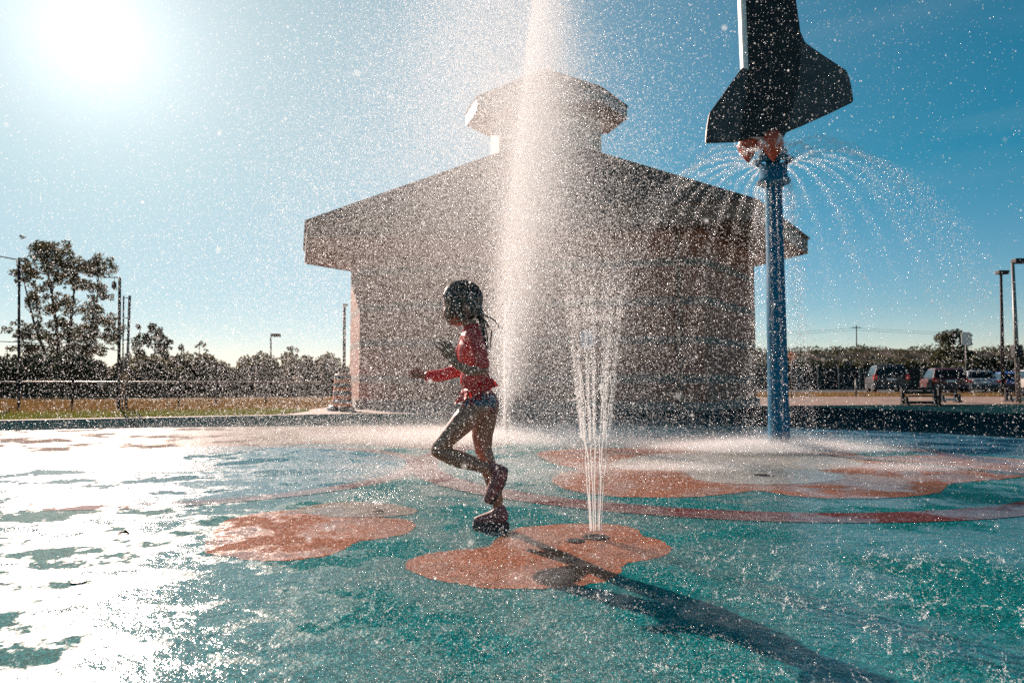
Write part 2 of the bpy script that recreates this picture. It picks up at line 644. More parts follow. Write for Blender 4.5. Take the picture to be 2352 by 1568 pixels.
def brick_mat(name, banded=True):
    m = Mt(name)
    uv = m.n('ShaderNodeUVMap').outputs[0]
    br = m.n('ShaderNodeTexBrick')
    br.inputs['Scale'].default_value = 1.0
    br.inputs['Brick Width'].default_value = 0.22
    br.inputs['Row Height'].default_value = 0.075
    br.inputs['Mortar Size'].default_value = 0.006
    br.inputs['Color1'].default_value = (0.36, 0.105, 0.055, 1)
    br.inputs['Color2'].default_value = (0.46, 0.150, 0.08, 1)
    br.inputs['Mortar'].default_value = (0.22, 0.19, 0.17, 1)
    m.l(uv, br.inputs['Vector'])
    b2 = m.n('ShaderNodeTexBrick')
    b2.inputs['Scale'].default_value = 1.0
    b2.inputs['Brick Width'].default_value = 0.4
    b2.inputs['Row Height'].default_value = 0.2
    b2.inputs['Mortar Size'].default_value = 0.006
    b2.inputs['Color1'].default_value = (0.20, 0.165, 0.135, 1)
    b2.inputs['Color2'].default_value = (0.25, 0.20, 0.165, 1)
    b2.inputs['Mortar'].default_value = (0.14, 0.12, 0.11, 1)
    m.l(uv, b2.inputs['Vector'])
    sx = m.n('ShaderNodeSeparateXYZ'); m.l(uv, sx.inputs[0])
    fr = m.math('FRACT', m.math('DIVIDE', m.math('ADD', sx.outputs[1], 0.28), 0.95))
    band = m.math('LESS_THAN', fr, 0.21)
    nz = m.noise(1.5, 4)
    c = m.mix(band, br.outputs[0], b2.outputs[0])
    c = m.mix(0.5, c, m.ramp(nz.outputs[0], [(0.3, 0.6), (0.7, 1.0)]), 'MULTIPLY')
    m.l(c, m.p.inputs['Base Color'])
    m.p.inputs['Roughness'].default_value = 0.85
    m.l(m.bump(br.outputs[1], -0.4, 0.008), m.p.inputs['Normal'])
    return m.m


HE = 4.84
LN, RN, RF, LF = G(705, 508, HE), G(1735, 460, HE), G(1855, 548, HE), G(700, 574, HE)
BC = (RF + LF) / 2
eave = [LN, RN, RF, 2 * BC - LN, 2 * BC - RN, LF]
eave = [Vector((p.x - BC.x, p.y - BC.y)) for p in eave]


def scaled(s):
    return [(p.x * s, p.y * s) for p in eave]


bld = empty('brick_building', (BC.x, BC.y, 0))
tag(bld, 'brown brick pavilion with banded walls, wide hipped roof and a hipped cupola on top', 'building')
M_BRICK = brick_mat('banded_brick')
M_FASCIA = plain('fascia_paint', (0.17, 0.095, 0.06), 0.55, var=0.06)
M_SOFFIT = plain('soffit_boards', (0.32, 0.16, 0.085), 0.7, var=0.15, scale=4)


def roof_mat():
    m = Mt('roof_shingle')
    w = m.n('ShaderNodeTexWave', wave_type='BANDS', bands_direction='Z')
    w.inputs['Scale'].default_value = 12
    w.inputs['Distortion'].default_value = 0.6
    m.l(m.coord(), w.inputs['Vector'])
    nz = m.noise(20, 3)
    c = m.mix(nz.outputs[0], (0.09, 0.050, 0.035), (0.15, 0.085, 0.06))
    c = m.mix(0.4, c, w.outputs[0], 'MULTIPLY')
    m.l(c, m.p.inputs['Base Color'])
    m.p.inputs['Roughness'].default_value = 0.9
    return m.m


M_ROOF = roof_mat()


def wall_obj(name, poly, z0, z1, mat, parent):
    bm = bmesh.new()
    uvl = bm.loops.layers.uv.new('UVMap')
    n = len(poly)
    run = 0.0
    for k in range(n):
        a, b = Vector(poly[k]), Vector(poly[(k + 1) % n])
        L = (b - a).length
        f = bm.faces.new([bm.verts.new((a.x, a.y, z0)), bm.verts.new((b.x, b.y, z0)), bm.verts.new((b.x, b.y, z1)), bm.verts.new((a.x, a.y, z1))])
        for lp, uv in zip(f.loops, ((run, z0), (run + L, z0), (run + L, z1), (run, z1))):
            lp[uvl].uv = uv
        run += L
    bm.faces.new([bm.verts.new((p[0], p[1], z1)) for p in poly])
    bmesh.ops.remove_doubles(bm, verts=bm.verts[:], dist=1e-4)
    bmesh.ops.recalc_face_normals(bm, faces=bm.faces[:])
    return obj(name, bm, mat, parent)


SW = 0.80
wall_obj('wall', scaled(SW), -0.05, HE - 0.42, M_BRICK, bld)
bm = bmesh.new(); frustum(bm, scaled(SW + 0.012), -0.05, scaled(SW + 0.012), 0.22); obj('plinth', bm, plain('plinth_stone', (0.20, 0.17, 0.15), 0.9), bld)
FAS = 0.44
# soffit: boards under the eaves, between wall and fascia
bm = bmesh.new()
prism(bm, scaled(0.985), HE - FAS + 0.03, HE - FAS + 0.06)
obj('soffit', bm, M_SOFFIT, bld)
bm = bmesh.new()
n6 = 6
for (s0, s1) in ((0.985, 1.0),):
    a0 = [bm.verts.new((*p, HE - FAS)) for p in scaled(s0)]
    a1 = [bm.verts.new((*p, HE - FAS)) for p in scaled(s1)]
    b0 = [bm.verts.new((*p, HE - 0.02)) for p in scaled(s0)]
    b1 = [bm.verts.new((*p, HE - 0.02)) for p in scaled(s1)]
    for k in range(6):
        j = (k + 1) % 6
        bm.faces.new((a1[k], a1[j], b1[j], b1[k]))
        bm.faces.new((a0[j], a0[k], b0[k], b0[j]))
        bm.faces.new((a0[k], a0[j], a1[j], a1[k]))
obj('fascia', bm, M_FASCIA, bld)
YC = BC.y
CUP = 0.325
NECK = 0.222
zn = CAMH + (HZ - 352) / F * (YC - 0.5)
bm = bmesh.new()
frustum(bm, scaled(1.008), HE - 0.02, scaled(1.008), HE + 0.03)
frustum(bm, scaled(1.006), HE + 0.03, scaled(NECK + 0.01), zn + 0.05)
obj('roof', bm, M_ROOF, bld)
zc = CAMH + (HZ - 266) / F * (YC + 0.25) + 0.2
cup = wall_obj('cupola', scaled(NECK), zn - 0.3, zc - 0.30, plain('cupola_siding', (0.45, 0.38, 0.32), 0.7), bld)
bm = bmesh.new(); prism(bm, scaled(CUP * 0.98), zc - 0.32, zc - 0.29); obj('soffit', bm, M_SOFFIT, cup)
bm = bmesh.new()
a1 = scaled(CUP)
a0 = scaled(CUP * 0.98)
for k in range(6):
    j = (k + 1) % 6
    q = [bm.verts.new((*a1[k], zc - 0.35)), bm.verts.new((*a1[j], zc - 0.35)), bm.verts.new((*a1[j], zc)), bm.verts.new((*a1[k], zc))]
    bm.faces.new(q)
    r_ = [bm.verts.new((*a0[k], zc - 0.35)), bm.verts.new((*a0[j], zc - 0.35)), bm.verts.new((*a0[j], zc)), bm.verts.new((*a0[k], zc))]
    bm.faces.new(r_[::-1])
    bm.faces.new((q[1], q[0], r_[0], r_[1]))
obj('fascia', bm, plain('cupola_trim', (0.30, 0.28, 0.26), 0.4), cup)
za = CAMH + (HZ - 161) / F * YC + 0.26
bm = bmesh.new(); frustum(bm, scaled(CUP * 1.012), zc, scaled(CUP * 1.012), zc + 0.05); frustum(bm, scaled(CUP * 1.01), zc + 0.05, scaled(0.004), za)
obj('roof', bm, M_ROOF, cup)
wp = [Vector((*p, 0)) for p in scaled(SW)]
# downpipe on the front wall, and a pale notice panel
for t in (0.93,):
    p = wp[0].lerp(wp[1], t); nn = Vector(((wp[1] - wp[0]).y, -(wp[1] - wp[0]).x, 0)).normalized()
    bm = bmesh.new()
    tube(bm, [p + nn * 0.08 + Vector((0, 0, z)) for z in (0.05, 1.2, 2.4, HE - FAS)], 0.055, 10)
    for z in (0.6, 1.9, 3.1):
        box(bm, p + nn * 0.06 + Vector((0, 0, z)), (0.16, 0.1, 0.04), math.atan2((wp[1] - wp[0]).y, (wp[1] - wp[0]).x))
    obj('downpipe', bm, M_FASCIA, bld)
p = wp[0].lerp(wp[1], 0.68); ang = math.atan2((wp[1] - wp[0]).y, (wp[1] - wp[0]).x)
bm = bmesh.new(); box(bm, p + nn * 0.03 + Vector((0, 0, 1.75)), (0.34, 0.05, 0.46), ang); bevel_all(bm, 0.008, 1)
obj('notice_panel', bm, plain('panel_pale_blue', (0.45, 0.55, 0.62), 0.4), bld)
# ------------------------------------------------------------------ shuttle fountain
M_POLE = plain('blue_pole_paint', (0.002, 0.125, 0.225), 0.65, var=0.12, scale=3, spec=0.15)
def tile_mat():
    m = Mt('black_tile')
    b = m.n('ShaderNodeTexBrick')
    b.inputs['Scale'].default_value = 1.0
    b.inputs['Brick Width'].default_value = .11
    b.inputs['Row Height'].default_value = .11
    b.inputs['Mortar Size'].default_value = .004
    b.inputs['Color1'].default_value = (.022, .022, .024, 1)
    b.inputs['Color2'].default_value = (.045, .043, .042, 1)
    b.inputs['Mortar'].default_value = (.008, .008, .008, 1)
    mp = m.n('ShaderNodeMapping'); mp.inputs['Rotation'].default_value = (R(90), 0, 0)
    m.l(m.coord(), mp.inputs[0]); m.l(mp.outputs[0], b.inputs['Vector'])
    n = m.noise(5, 5, .7)
    m.l(m.mix(m.ramp(n.outputs[0], [(.5, 0.0), (.75, .5)]), b.outputs[0], (.07, .065, .06)), m.p.inputs['Base Color'])
    m.p.inputs['Roughness'].default_value = .5
    m.l(m.bump(b.outputs[1], -.4, .004), m.p.inputs['Normal'])
    return m.m


M_TILE = tile_mat()
M_SHW = plain('shuttle_white', (0.8, 0.8, 0.78), 0.35, var=0.04)
M_FLAME = plain('flame_red', (0.50, 0.07, 0.03), 0.45, var=0.35, scale=9)
PB = G(1790, 1034)
fo = empty('shuttle_fountain', PB)
tag(fo, 'tall blue spray pole carrying a black and white space shuttle figure', 'fountain')
YP = PB.y


def pz(dy):
    return A(1790, dy, YP).z


bm = bmesh.new()
zt = pz(395)
lathe(bm, [(0.115, 0.0), (0.108, 0.02), (0.098, 1.2), (0.084, zt)], 32)
obj('pole', bm, M_POLE, fo, True)
bm = bmesh.new()
lathe(bm, [(0.16, 0), (0.16, 0.025), (0.118, 0.03)], 32)
obj('base_plate', bm, M_POLE, fo)
z1, z2, z3 = pz(418), pz(395), pz(380)
bm = bmesh.new()
lathe(bm, [(0.086, z1 - 0.06), (0.17, z1 - 0.015), (0.175, z1), (0.165, z1 + 0.02), (0.145, z1 + 0.03), (0.14, z3 - 0.01), (0.09, z3)], 32)
obj('collar', bm, M_POLE, fo, True)
zr = pz(372)
bm = bmesh.new()
pts = [(0.155 * math.cos(a), 0.155 * math.sin(a), zr) for a in np.linspace(0, 2 * math.pi, 33)]
tube(bm, pts, 0.026, 10, False)
for k in range(12):
    a = k * math.pi / 6
    box(bm, Vector((0.18 * math.cos(a), 0.18 * math.sin(a), zr + 0.012)), (0.05, 0.02, 0.02), a)
obj('spray_ring', bm, M_POLE, fo, True)
bm = bmesh.new()
lathe(bm, [(0.06, zr - 0.02), (0.085, zr + 0.02), (0.135, zr + 0.05), (0.15, pz(352)), (0.10, pz(336)), (0.075, pz(328)), (0.06, pz(318))], 28)
obj('flared_cup', bm, M_POLE, fo, True)

# shuttle: belly plan laid out on its own plane, slightly turned, then given depth
YAW = R(8)
pc = A(1775, 250, YP)
un = Vector((math.cos(YAW), math.sin(YAW), 0))         # along the wings
vn = Vector((-math.sin(YAW), math.cos(YAW), 0))        # away from the belly
o0 = Vector((pc.x, pc.y - 0.16, 0))


def belly(dx, dy, off=0.0):
    d = ray(dx, dy)
    p0 = o0 + vn * off
    t = (p0 - Vector((0, 0, CAMH))).dot(vn) / d.dot(vn)
    return Vector((0, 0, CAMH)) + d * t - PB


def S(cx, cy):
    """crop spot -> photo spot"""
    return ((1700 + cx / 3.136) * 2352 / 2560, (cy / 3.136) * 2352 / 2560)


def slab(bm, pts, th, bev=0.012):
    a = [bm.verts.new(p) for p in pts]
    b = [bm.verts.new(p + vn * th) for p in pts]
    n = len(pts)
    fs = [bm.faces.new(a), bm.faces.new(b[::-1])]
    for k in range(n):
        fs.append(bm.faces.new((a[(k + 1) % n], a[k], b[k], b[(k + 1) % n])))
    bmesh.ops.recalc_face_normals(bm, faces=fs)
    es = list({e for f in fs for e in f.edges})
    bmesh.ops.bevel(bm, geom=es, offset=bev, segments=2, affect='EDGES')


# wings
bm = bmesh.new()
rw = [S(860, 250), S(945, 235), S(985, 330), S(1120, 425), S(1310, 548), S(1334, 610), S(1352, 690), S(1366, 795), S(1180, 885), S(980, 975), S(820, 1042), S(760, 1040)]
slab(bm, [belly(*q) for q in rw], 0.05)
obj('wing', bm, M_TILE, fo)
bm = bmesh.new()
lw = [S(560, 560), S(505, 520), S(490, 530), S(400, 655), S(235, 885), S(215, 1000), S(205, 1117), S(330, 1112), S(440, 1108), S(600, 1075)]
slab(bm, [belly(q[0], q[1], 0.01) for q in lw], 0.05)
obj('wing', bm, M_TILE, fo)
# fuselage: loft of rounded sections from tail up to a nose above the picture
secs = []
def row(cy, xl, xr, depth):
    a = belly(*S(xl, cy)); b = belly(*S(xr, cy))
    return a, b, depth
rows = [row(1075, 470, 815, 0.22), row(1000, 470, 850, 0.34), row(660, 520, 930, 0.40), row(330, 506, 950, 0.42), row(200, 502, 938, 0.42), row(0, 494, 908, 0.42), row(-400, 490, 880, 0.42), row(-760, 495, 850, 0.40), row(-1000, 530, 800, 0.33), row(-1180, 590, 730, 0.20), row(-1260, 640, 680, 0.06)]
bm = bmesh.new(); bmb = bmesh.new()
K = 18
prev = None; prevb = None
for a, b, dp in rows:
    mid = (a + b) / 2; hw = (b - a).length / 2; ax = (b - a).normalized()
    ring = []
    for k in range(K + 1):
        t = math.pi * k / K
        cx = -math.cos(t); sx = math.sin(t)
        px = math.copysign(abs(cx) ** 0.55, cx) * hw
        ring.append(bm.verts.new(mid + ax * px + vn * (0.012 + .62 * dp * sx ** 0.75)))
    rb = [bmb.verts.new(a.lerp(b, q) - vn * 0.012 * math.sin(math.pi * q)) for q in (0.05, 0.35, 0.65, 1.0)]
    if prev:
        for k in range(K):
            bm.faces.new((prev[k], prev[k + 1], ring[k + 1], ring[k]))
        bm.faces.new((prev[K], prev[0], ring[0], ring[K]))
        for k in range(3):
            bmb.faces.new((prevb[k], prevb[k + 1], rb[k + 1], rb[k]))
    else:
        bm.faces.new(ring)
    prev, prevb = ring, rb
bm.faces.new(prev[::-1])
bmesh.ops.recalc_face_normals(bm, faces=bm.faces[:])
obj('fuselage', bm, M_SHW, fo, True)
ext = bmesh.ops.solidify(bmb, geom=bmb.faces[:], thickness=0.02)
bmesh.ops.recalc_face_normals(bmb, faces=bmb.faces[:])
obj('belly_tiles', bmb, M_TILE, fo)
# tail fin behind the body and the engine pods
bm = bmesh.new()
t0 = belly(*S(660, 1050), 0.42); t1 = belly(*S(660, 620), 0.42)
fin = [t1, t1 + vn * 0.06 - Vector((0, 0, .08)), t0 + vn * 0.5 + Vector((0, 0, 0.14)), t0 + vn * 0.55 - Vector((0, 0, 0.06)), t0 + vn * 0.25 - Vector((0, 0, .02)), t0]
a_ = [bm.verts.new(p - un * 0.02) for p in fin]; b_ = [bm.verts.new(p + un * 0.02) for p in fin]
bm.faces.new(a_); bm.faces.new(b_[::-1])
for k in range(6):
    bm.faces.new((a_[(k + 1) % 6], a_[k], b_[k], b_[(k + 1) % 6]))
bmesh.ops.recalc_face_normals(bm, faces=bm.faces[:])
obj('tail_fin', bm, M_SHW, fo)


def cone_flame(cx, ytop, ytip, wcrop, off):
    top = belly(*S(cx, ytop), off); tip = belly(*S(cx + 4, ytip), off)
    r = wcrop / 3.136 * 0.91875 / F * YP / 2
    L = top.z - tip.z
    bm = bmesh.new()
    lathe(bm, [(r * 0.62, 0), (r * 0.85, -L * 0.22), (r, -L * 0.42), (r * 0.82, -L * 0.58), (r * 0.42, -L * 0.82), (r * 0.06, -L)], 20, top)
    bmesh.ops.recalc_face_normals(bm, faces=bm.faces[:])
    return bm


for (cx, yt, yp, w, off) in ((530, 1060, 1275, 165, 0.16), (726, 1035, 1268, 165, -0.06), (640, 1050, 1190, 130, 0.34)):
    obj('engine_flame', cone_flame(cx, yt, yp, w, off), M_FLAME, fo, True)

# ------------------------------------------------------------------ person
GP = G(1128, 1221)
PY = GP.y
KS = 0.00085 * PY / 3.25
per_loc = Vector((GP.x, GP.y, 0.029))
ZX0 = (GP.x) / KS  # not used for placing, keeps scale


def Q(zx, zy, d=0.0):
    """figure drawing units -> metres about the standing foot"""
    return Vector(((zx - 555) * KS, d, (1452 - zy) * KS))


def caps(bm, chain, seg=14):
    """tapered round limb along (point, radius)"""
    pts = [c[0] for c in chain]; rr = [c[1] for c in chain]
    # refine
    P2, R2 = [], []
    for i in range(len(pts) - 1):
        n = max(2, int((pts[i + 1] - pts[i]).length / 0.012))
        for k in range(n):
            t = k / n
            P2.append(pts[i].lerp(pts[i + 1], t)); R2.append(rr[i] * (1 - t) + rr[i + 1] * t)
    P2.append(pts[-1]); R2.append(rr[-1])
    tube(bm, P2, R2, seg)
    for p, r in ((pts[0], rr[0]), (pts[-1], rr[-1]), *zip(pts[1:-1], rr[1:-1])):
        bmesh.ops.create_uvsphere(bm, u_segments=seg, v_segments=10, radius=r, matrix=Matrix.Translation(p))


def ell(bm, c, s, rot=None, seg=20):
    M = Matrix.Translation(c)
    if rot is not None: M = M @ rot
    bmesh.ops.create_uvsphere(bm, u_segments=seg, v_segments=14, radius=1.0, matrix=M @ Matrix.Diagonal((s[0], s[1], s[2], 1)))


def RY(a):
    return Matrix.Rotation(R(a), 4, 'Y')


def fused(name, bm, mat, parent, vox, smooth=4, fac=0.5):
    o = obj(name, bm, mat, parent)
    m = o.modifiers.new('Remesh', 'REMESH'); m.mode = 'VOXEL'; m.voxel_size = vox; m.use_smooth_shade = True
    if smooth:
        s = o.modifiers.new('Smooth', 'SMOOTH'); s.iterations = smooth; s.factor = fac
    return o


u = KS


def skin_mat():
    m = Mt('skin')
    nz = m.noise(14, 3)
    m.l(m.ramp(nz.outputs[0], [(0.3, (0.34, 0.125, 0.07)), (0.7, (0.43, 0.165, 0.095))]), m.p.inputs['Base Color'])
    m.p.inputs['Roughness'].default_value = 0.38
    m.p.inputs['Subsurface Weight'].default_value = 0.15
    m.p.inputs['Subsurface Scale'].default_value = 0.01
    return m.m


M_SKIN = skin_mat()
bm = bmesh.new()
# legs: near one folded back, far one standing
caps(bm, [(Q(478, 800, -0.05), 75 * u), (Q(400, 880, -0.055), 66 * u), (Q(330, 955, -0.06), 52 * u), (Q(280, 1012, -0.06), 46 * u), (Q(272, 1032, -0.06), 45 * u), (Q(330, 1062, -0.06), 46 * u), (Q(395, 1083, -0.06), 49 * u), (Q(470, 1108, -0.06), 37 * u), (Q(548, 1136, -0.06), 29 * u)])
caps(bm, [(Q(528, 800, 0.05), 70 * u), (Q(512, 880, 0.05), 70 * u), (Q(503, 960, 0.05), 61 * u), (Q(508, 1040, 0.05), 49 * u), (Q(528, 1110, 0.05), 49 * u), (Q(550, 1180, 0.05), 47 * u), (Q(578, 1270, 0.05), 36 * u), (Q(592, 1350, 0.05), 32 * u), (Q(596, 1400, 0.05), 34 * u)])
# feet inside the shoes
caps(bm, [(Q(548, 1136, -0.06), 27 * u), (Q(590, 1165, -0.06), 30 * u), (Q(560, 1235, -0.06), 26 * u), (Q(540, 1290, -0.06), 20 * u)])
caps(bm, [(Q(600, 1400, 0.05), 30 * u), (Q(560, 1420, 0.05), 26 * u), (Q(490, 1436, 0.05), 18 * u)])
# pelvis and trunk, leaning a little forward
ell(bm, Q(500, 770, 0), (82 * u, 0.088, 82 * u))
ell(bm, Q(462, 650, 0), (76 * u, 0.082, 105 * u), RY(-6))
ell(bm, Q(448, 500, 0), (76 * u, 0.090, 120 * u), RY(-3))
ell(bm, Q(447, 415, 0), (50 * u, 0.115, 42 * u))
caps(bm, [(Q(448, 395, 0), 46 * u), (Q(438, 350, 0), 40 * u), (Q(420, 300, 0), 42 * u)])
# head: skull, face wedge, nose, chin
ell(bm, Q(388, 205, 0), (104 * u, 0.076, 102 * u))
ell(bm, Q(345, 268, 0), (62 * u, 0.058, 68 * u), RY(28))
ell(bm, Q(370, 322, 0), (34 * u, 0.036, 24 * u), RY(-20))
caps(bm, [(Q(300, 252, 0), 10 * u), (Q(292, 284, 0), 12 * u), (Q(288, 296, 0), 13 * u)])
caps(bm, [(Q(322, 322, -0.014), 10 * u), (Q(318, 320, 0), 11 * u), (Q(322, 322, 0.014), 10 * u)])
caps(bm, [(Q(332, 334, -0.012), 9 * u), (Q(329, 333, 0), 10 * u), (Q(332, 334, 0.012), 9 * u)])
for sy in (-1, 1):
    ell(bm, Q(420, 255, sy * 0.078), (20 * u, 0.010, 30 * u), RY(-15))
    caps(bm, [(Q(305, 240, sy * 0.018), 9 * u), (Q(312, 238, sy * 0.038), 9 * u)])
# near arm: upper arm down, elbow bent, forearm forward, hand up with fingers spread
caps(bm, [(Q(462, 405, -0.115), 40 * u), (Q(496, 500, -0.145), 34 * u), (Q(520, 596, -0.15), 29 * u), (Q(450, 604, -0.16), 29 * u), (Q(378, 570, -0.16), 22 * u), (Q(362, 552, -0.16), 21 * u)])


def hand(bm, wrist, dirv, spread, palm_n, L, curl, thumb_dir):
    """palm plus four unequal bent fingers and a thumb from the side of the palm"""
    d = dirv.normalized(); s = spread.normalized(); nrm_ = palm_n.normalized()
    c = wrist + d * L * 0.26
    for k in range(4):
        base0 = wrist + d * L * 0.06 + s * (k - 1.5) * L * 0.07
        knuck = wrist + d * L * (0.50, 0.54, 0.52, 0.46)[k] + s * (k - 1.5) * L * 0.135
        caps(bm, [(base0, L * 0.10), (knuck, L * 0.082)], 10)
        fl = L * (0.42, 0.48, 0.44, 0.34)[k]
        fan = (k - 1.5) * 0.16
        f1 = (d + s * fan).normalized()
        p1 = knuck + f1 * fl * 0.45 + nrm_ * fl * 0.10 * curl
        p2 = p1 + f1 * fl * 0.32 + nrm_ * fl * 0.22 * curl
        p3 = p2 + f1 * fl * 0.22 + nrm_ * fl * 0.25 * curl
        caps(bm, [(knuck, L * 0.066), (p1, L * 0.058), (p2, L * 0.052), (p3, L * 0.044)], 10)
    t0 = wrist + d * L * 0.16 + thumb_dir.normalized() * L * 0.16
    t1 = t0 + (thumb_dir.normalized() * 0.75 + d * 0.8).normalized() * L * 0.22
    t2 = t1 + (thumb_dir.normalized() * 0.35 + d).normalized() * L * 0.2
    caps(bm, [(wrist + d * L * 0.1, L * 0.10), (t0, L * 0.085), (t1, L * 0.068), (t2, L * 0.052)], 10)


hand(bm, Q(362, 552, -0.16), Q(318, 470, -0.165) - Q(362, 552, -0.16), Vector((0.75, -0.25, 0.35)), Vector((-0.5, 0.8, -0.1)), 0.112, 0.8, Vector((-0.9, 0.2, 0.0)))
# far arm: forward and low, hand stretched out in front
caps(bm, [(Q(415, 405, 0.115), 38 * u), (Q(372, 500, 0.155), 33 * u), (Q(345, 596, 0.165), 28 * u), (Q(255, 622, 0.17), 26 * u), (Q(168, 628, 0.17), 20 * u), (Q(158, 625, 0.17), 19 * u)])
hand(bm, Q(158, 624, 0.17), Vector((-1, 0, 0.22)), Vector((0.1, 0.45, 0.75)), Vector((0.1, -0.8, -0.3)), 0.088, 0.9, Vector((-0.1, -0.3, 0.8)))
body = fused('person', bm, M_SKIN, None, 0.0042, 3, 0.5)
body.location = per_loc
tag(body, 'child in a red swim shirt hopping on one leg beside the low water jets', 'person')


def fabric(name, cols, scale=30, rough=0.38, floral=False):
    m = Mt(name)
    if floral:
        v = m.n('ShaderNodeTexVoronoi'); v.inputs['Scale'].default_value = scale
        m.l(m.coord(), v.inputs['Vector'])
        sp = m.n('ShaderNodeSeparateColor'); m.l(v.outputs['Color'], sp.inputs[0])
        r = m.ramp(sp.outputs[0], [(i / (len(cols) - 1), c) for i, c in enumerate(cols)])
        m.t.nodes[r.node.name].color_ramp.interpolation = 'CONSTANT'
        c = r
    else:
        nz = m.noise(scale, 4)
        c = m.ramp(nz.outputs[0], [(0.3, cols[0]), (0.7, cols[1])])
    m.l(c, m.p.inputs['Base Color'])
    m.p.inputs['Roughness'].default_value = rough
    fold = m.noise(22, 3)
    m.l(m.bump(fold.outputs[0], 0.5, 0.02), m.p.inputs['Normal'])
    tr = m.n('ShaderNodeBsdfTranslucent'); m.l(c, tr.inputs['Color'])
    ms = m.n('ShaderNodeMixShader'); ms.inputs[0].default_value = 0.38
    m.l(m.p.outputs[0], ms.inputs[1]); m.l(tr.outputs[0], ms.inputs[2]); m.l(ms.outputs[0], m.out.inputs[0])
    return m.m


M_RED = fabric('swim_red', [(0.90, 0.055, 0.055), (0.95, 0.09, 0.08)])
M_FLORAL = fabric('swim_floral', [(0.50, 0.04, 0.05), (0.06, 0.14, 0.22), (0.55, 0.06, 0.07), (0.10, 0.22, 0.30), (0.55, 0.45, 0.40)], 42, floral=True)
# shirt follows trunk and sleeves, a few millimetres proud of the skin
bm = bmesh.new()
g = 0.006
ell(bm, Q(464, 650, 0), (78 * u + g, 0.085 + g, 100 * u), RY(-6))
ell(bm, Q(448, 500, 0), (76 * u + g, 0.092 + g, 120 * u), RY(-3))
ell(bm, Q(447, 415, 0), (52 * u + g, 0.115 + g, 40 * u + g))
caps(bm, [(Q(448, 400, 0), 46 * u + g), (Q(443, 366, 0), 42 * u + g)])
caps(bm, [(Q(462, 405, -0.115), 40 * u + g), (Q(496, 500, -0.145), 35 * u + g), (Q(512, 566, -0.149), 33 * u + g)])
caps(bm, [(Q(415, 405, 0.115), 38 * u + g), (Q(372, 500, 0.155), 34 * u + g), (Q(345, 596, 0.165), 31 * u + g), (Q(255, 622, 0.17), 30 * u + g), (Q(182, 628, 0.17), 27 * u + g)])
fused('swim_shirt', bm, M_RED, body, 0.005, 3)
# shorts and short ruffled skirt
bm = bmesh.new()
ell(bm, Q(502, 770, 0), (82 * u + g, 0.090 + g, 74 * u + g))
caps(bm, [(Q(528, 785, 0.05), 64 * u + g), (Q(522, 825, 0.05), 62 * u + g)])
caps(bm, [(Q(480, 785, -0.05), 66 * u + g), (Q(462, 806, -0.052), 64 * u + g)])
fused('swim_bottoms', bm, M_FLORAL, body, 0.005, 3)


def ruffle(c, rx, ry, drop, flare, waves, amp, tilt):
    bm = bmesh.new()
    n = 96; rows_ = 5
    rings = []
    for r in range(rows_):
        t = r / (rows_ - 1)
        ring = []
        for k in range(n):
            a = 2 * math.pi * k / n
            w = 1 + flare * t + amp * t * math.sin(waves * a + 0.6 * math.sin(3 * a))
            x, y = rx * w * math.cos(a), ry * w * math.sin(a)
            z = -drop * t + tilt * x + 0.3 * amp * t * drop * math.cos(waves * a)
            ring.append(bm.verts.new(c + Vector((x, y, z))))
        rings.append(ring)
    for a, b in zip(rings, rings[1:]):
        for k in range(n):
            bm.faces.new((a[k], a[(k + 1) % n], b[(k + 1) % n], b[k]))
    bmesh.ops.solidify(bm, geom=bm.faces[:], thickness=0.003)
    return bm


obj('frill', ruffle(Q(470, 672, 0), 88 * u, 0.094, 0.052, 0.34, 9, 0.10, 0.42), M_RED, body, True)
# hair: wet and flat on the skull, a plait and loose wet strands behind
M_HAIR = plain('wet_dark_hair', (0.022, 0.016, 0.013), 0.4, var=0.4, scale=25)
bm = bmesh.new()
ell(bm, Q(392, 192, 0), (109 * u, 0.083, 98 * u))
ell(bm, Q(430, 240, 0), (68 * u, 0.079, 82 * u))
for sy in (-1, 1):
    caps(bm, [(Q(345, 190, sy * 0.062), 30 * u), (Q(368, 262, sy * 0.066), 22 * u), (Q(400, 318, sy * 0.058), 14 * u)])
caps(bm, [(Q(470, 250, 0), 34 * u), (Q(490, 285, 0), 26 * u)])
hc = Q(392, 194, 0)
for k in range(30):
    phi = R(-82 + 164 * k / 29)
    jit = random.uniform(-8, 8)
    pts = []
    for a in np.linspace(R(168 + jit), R(-38), 12):
        pts.append((hc + Vector((109 * u * math.cos(a) * math.cos(phi) * 1.0, .0835 * math.sin(phi) * (1 - .12 * max(0, math.cos(a))), 99 * u * math.sin(a) * math.cos(phi))), random.uniform(4.5, 7) * u))
    caps(bm, pts, 6)
hair = fused('hair', bm, M_HAIR, body, 0.004, 1)
bm = bmesh.new()
for k in range(70):
    phi = R(random.uniform(-80, 80)); a0, a1 = R(random.uniform(120, 172)), R(random.uniform(-45, 20))
    wv = random.uniform(-.12, .12)
    pts = []
    for t in np.linspace(0, 1, 12):
        a = a0 + (a1 - a0) * t; ph = phi + wv * math.sin(5 * t)
        lift = 1.045 + .02 * math.sin(9 * t + k)
        pts.append(hc + Vector((109 * u * math.cos(a) * math.cos(ph), .0835 * math.sin(ph) * (1 - .12 * max(0, math.cos(a))), 99 * u * math.sin(a) * math.cos(ph))) * lift)
    tube(bm, pts, [.0012, .002, .0024, .0024, .0024, .0024, .0024, .0022, .002, .0018, .0014, .0008], 5)
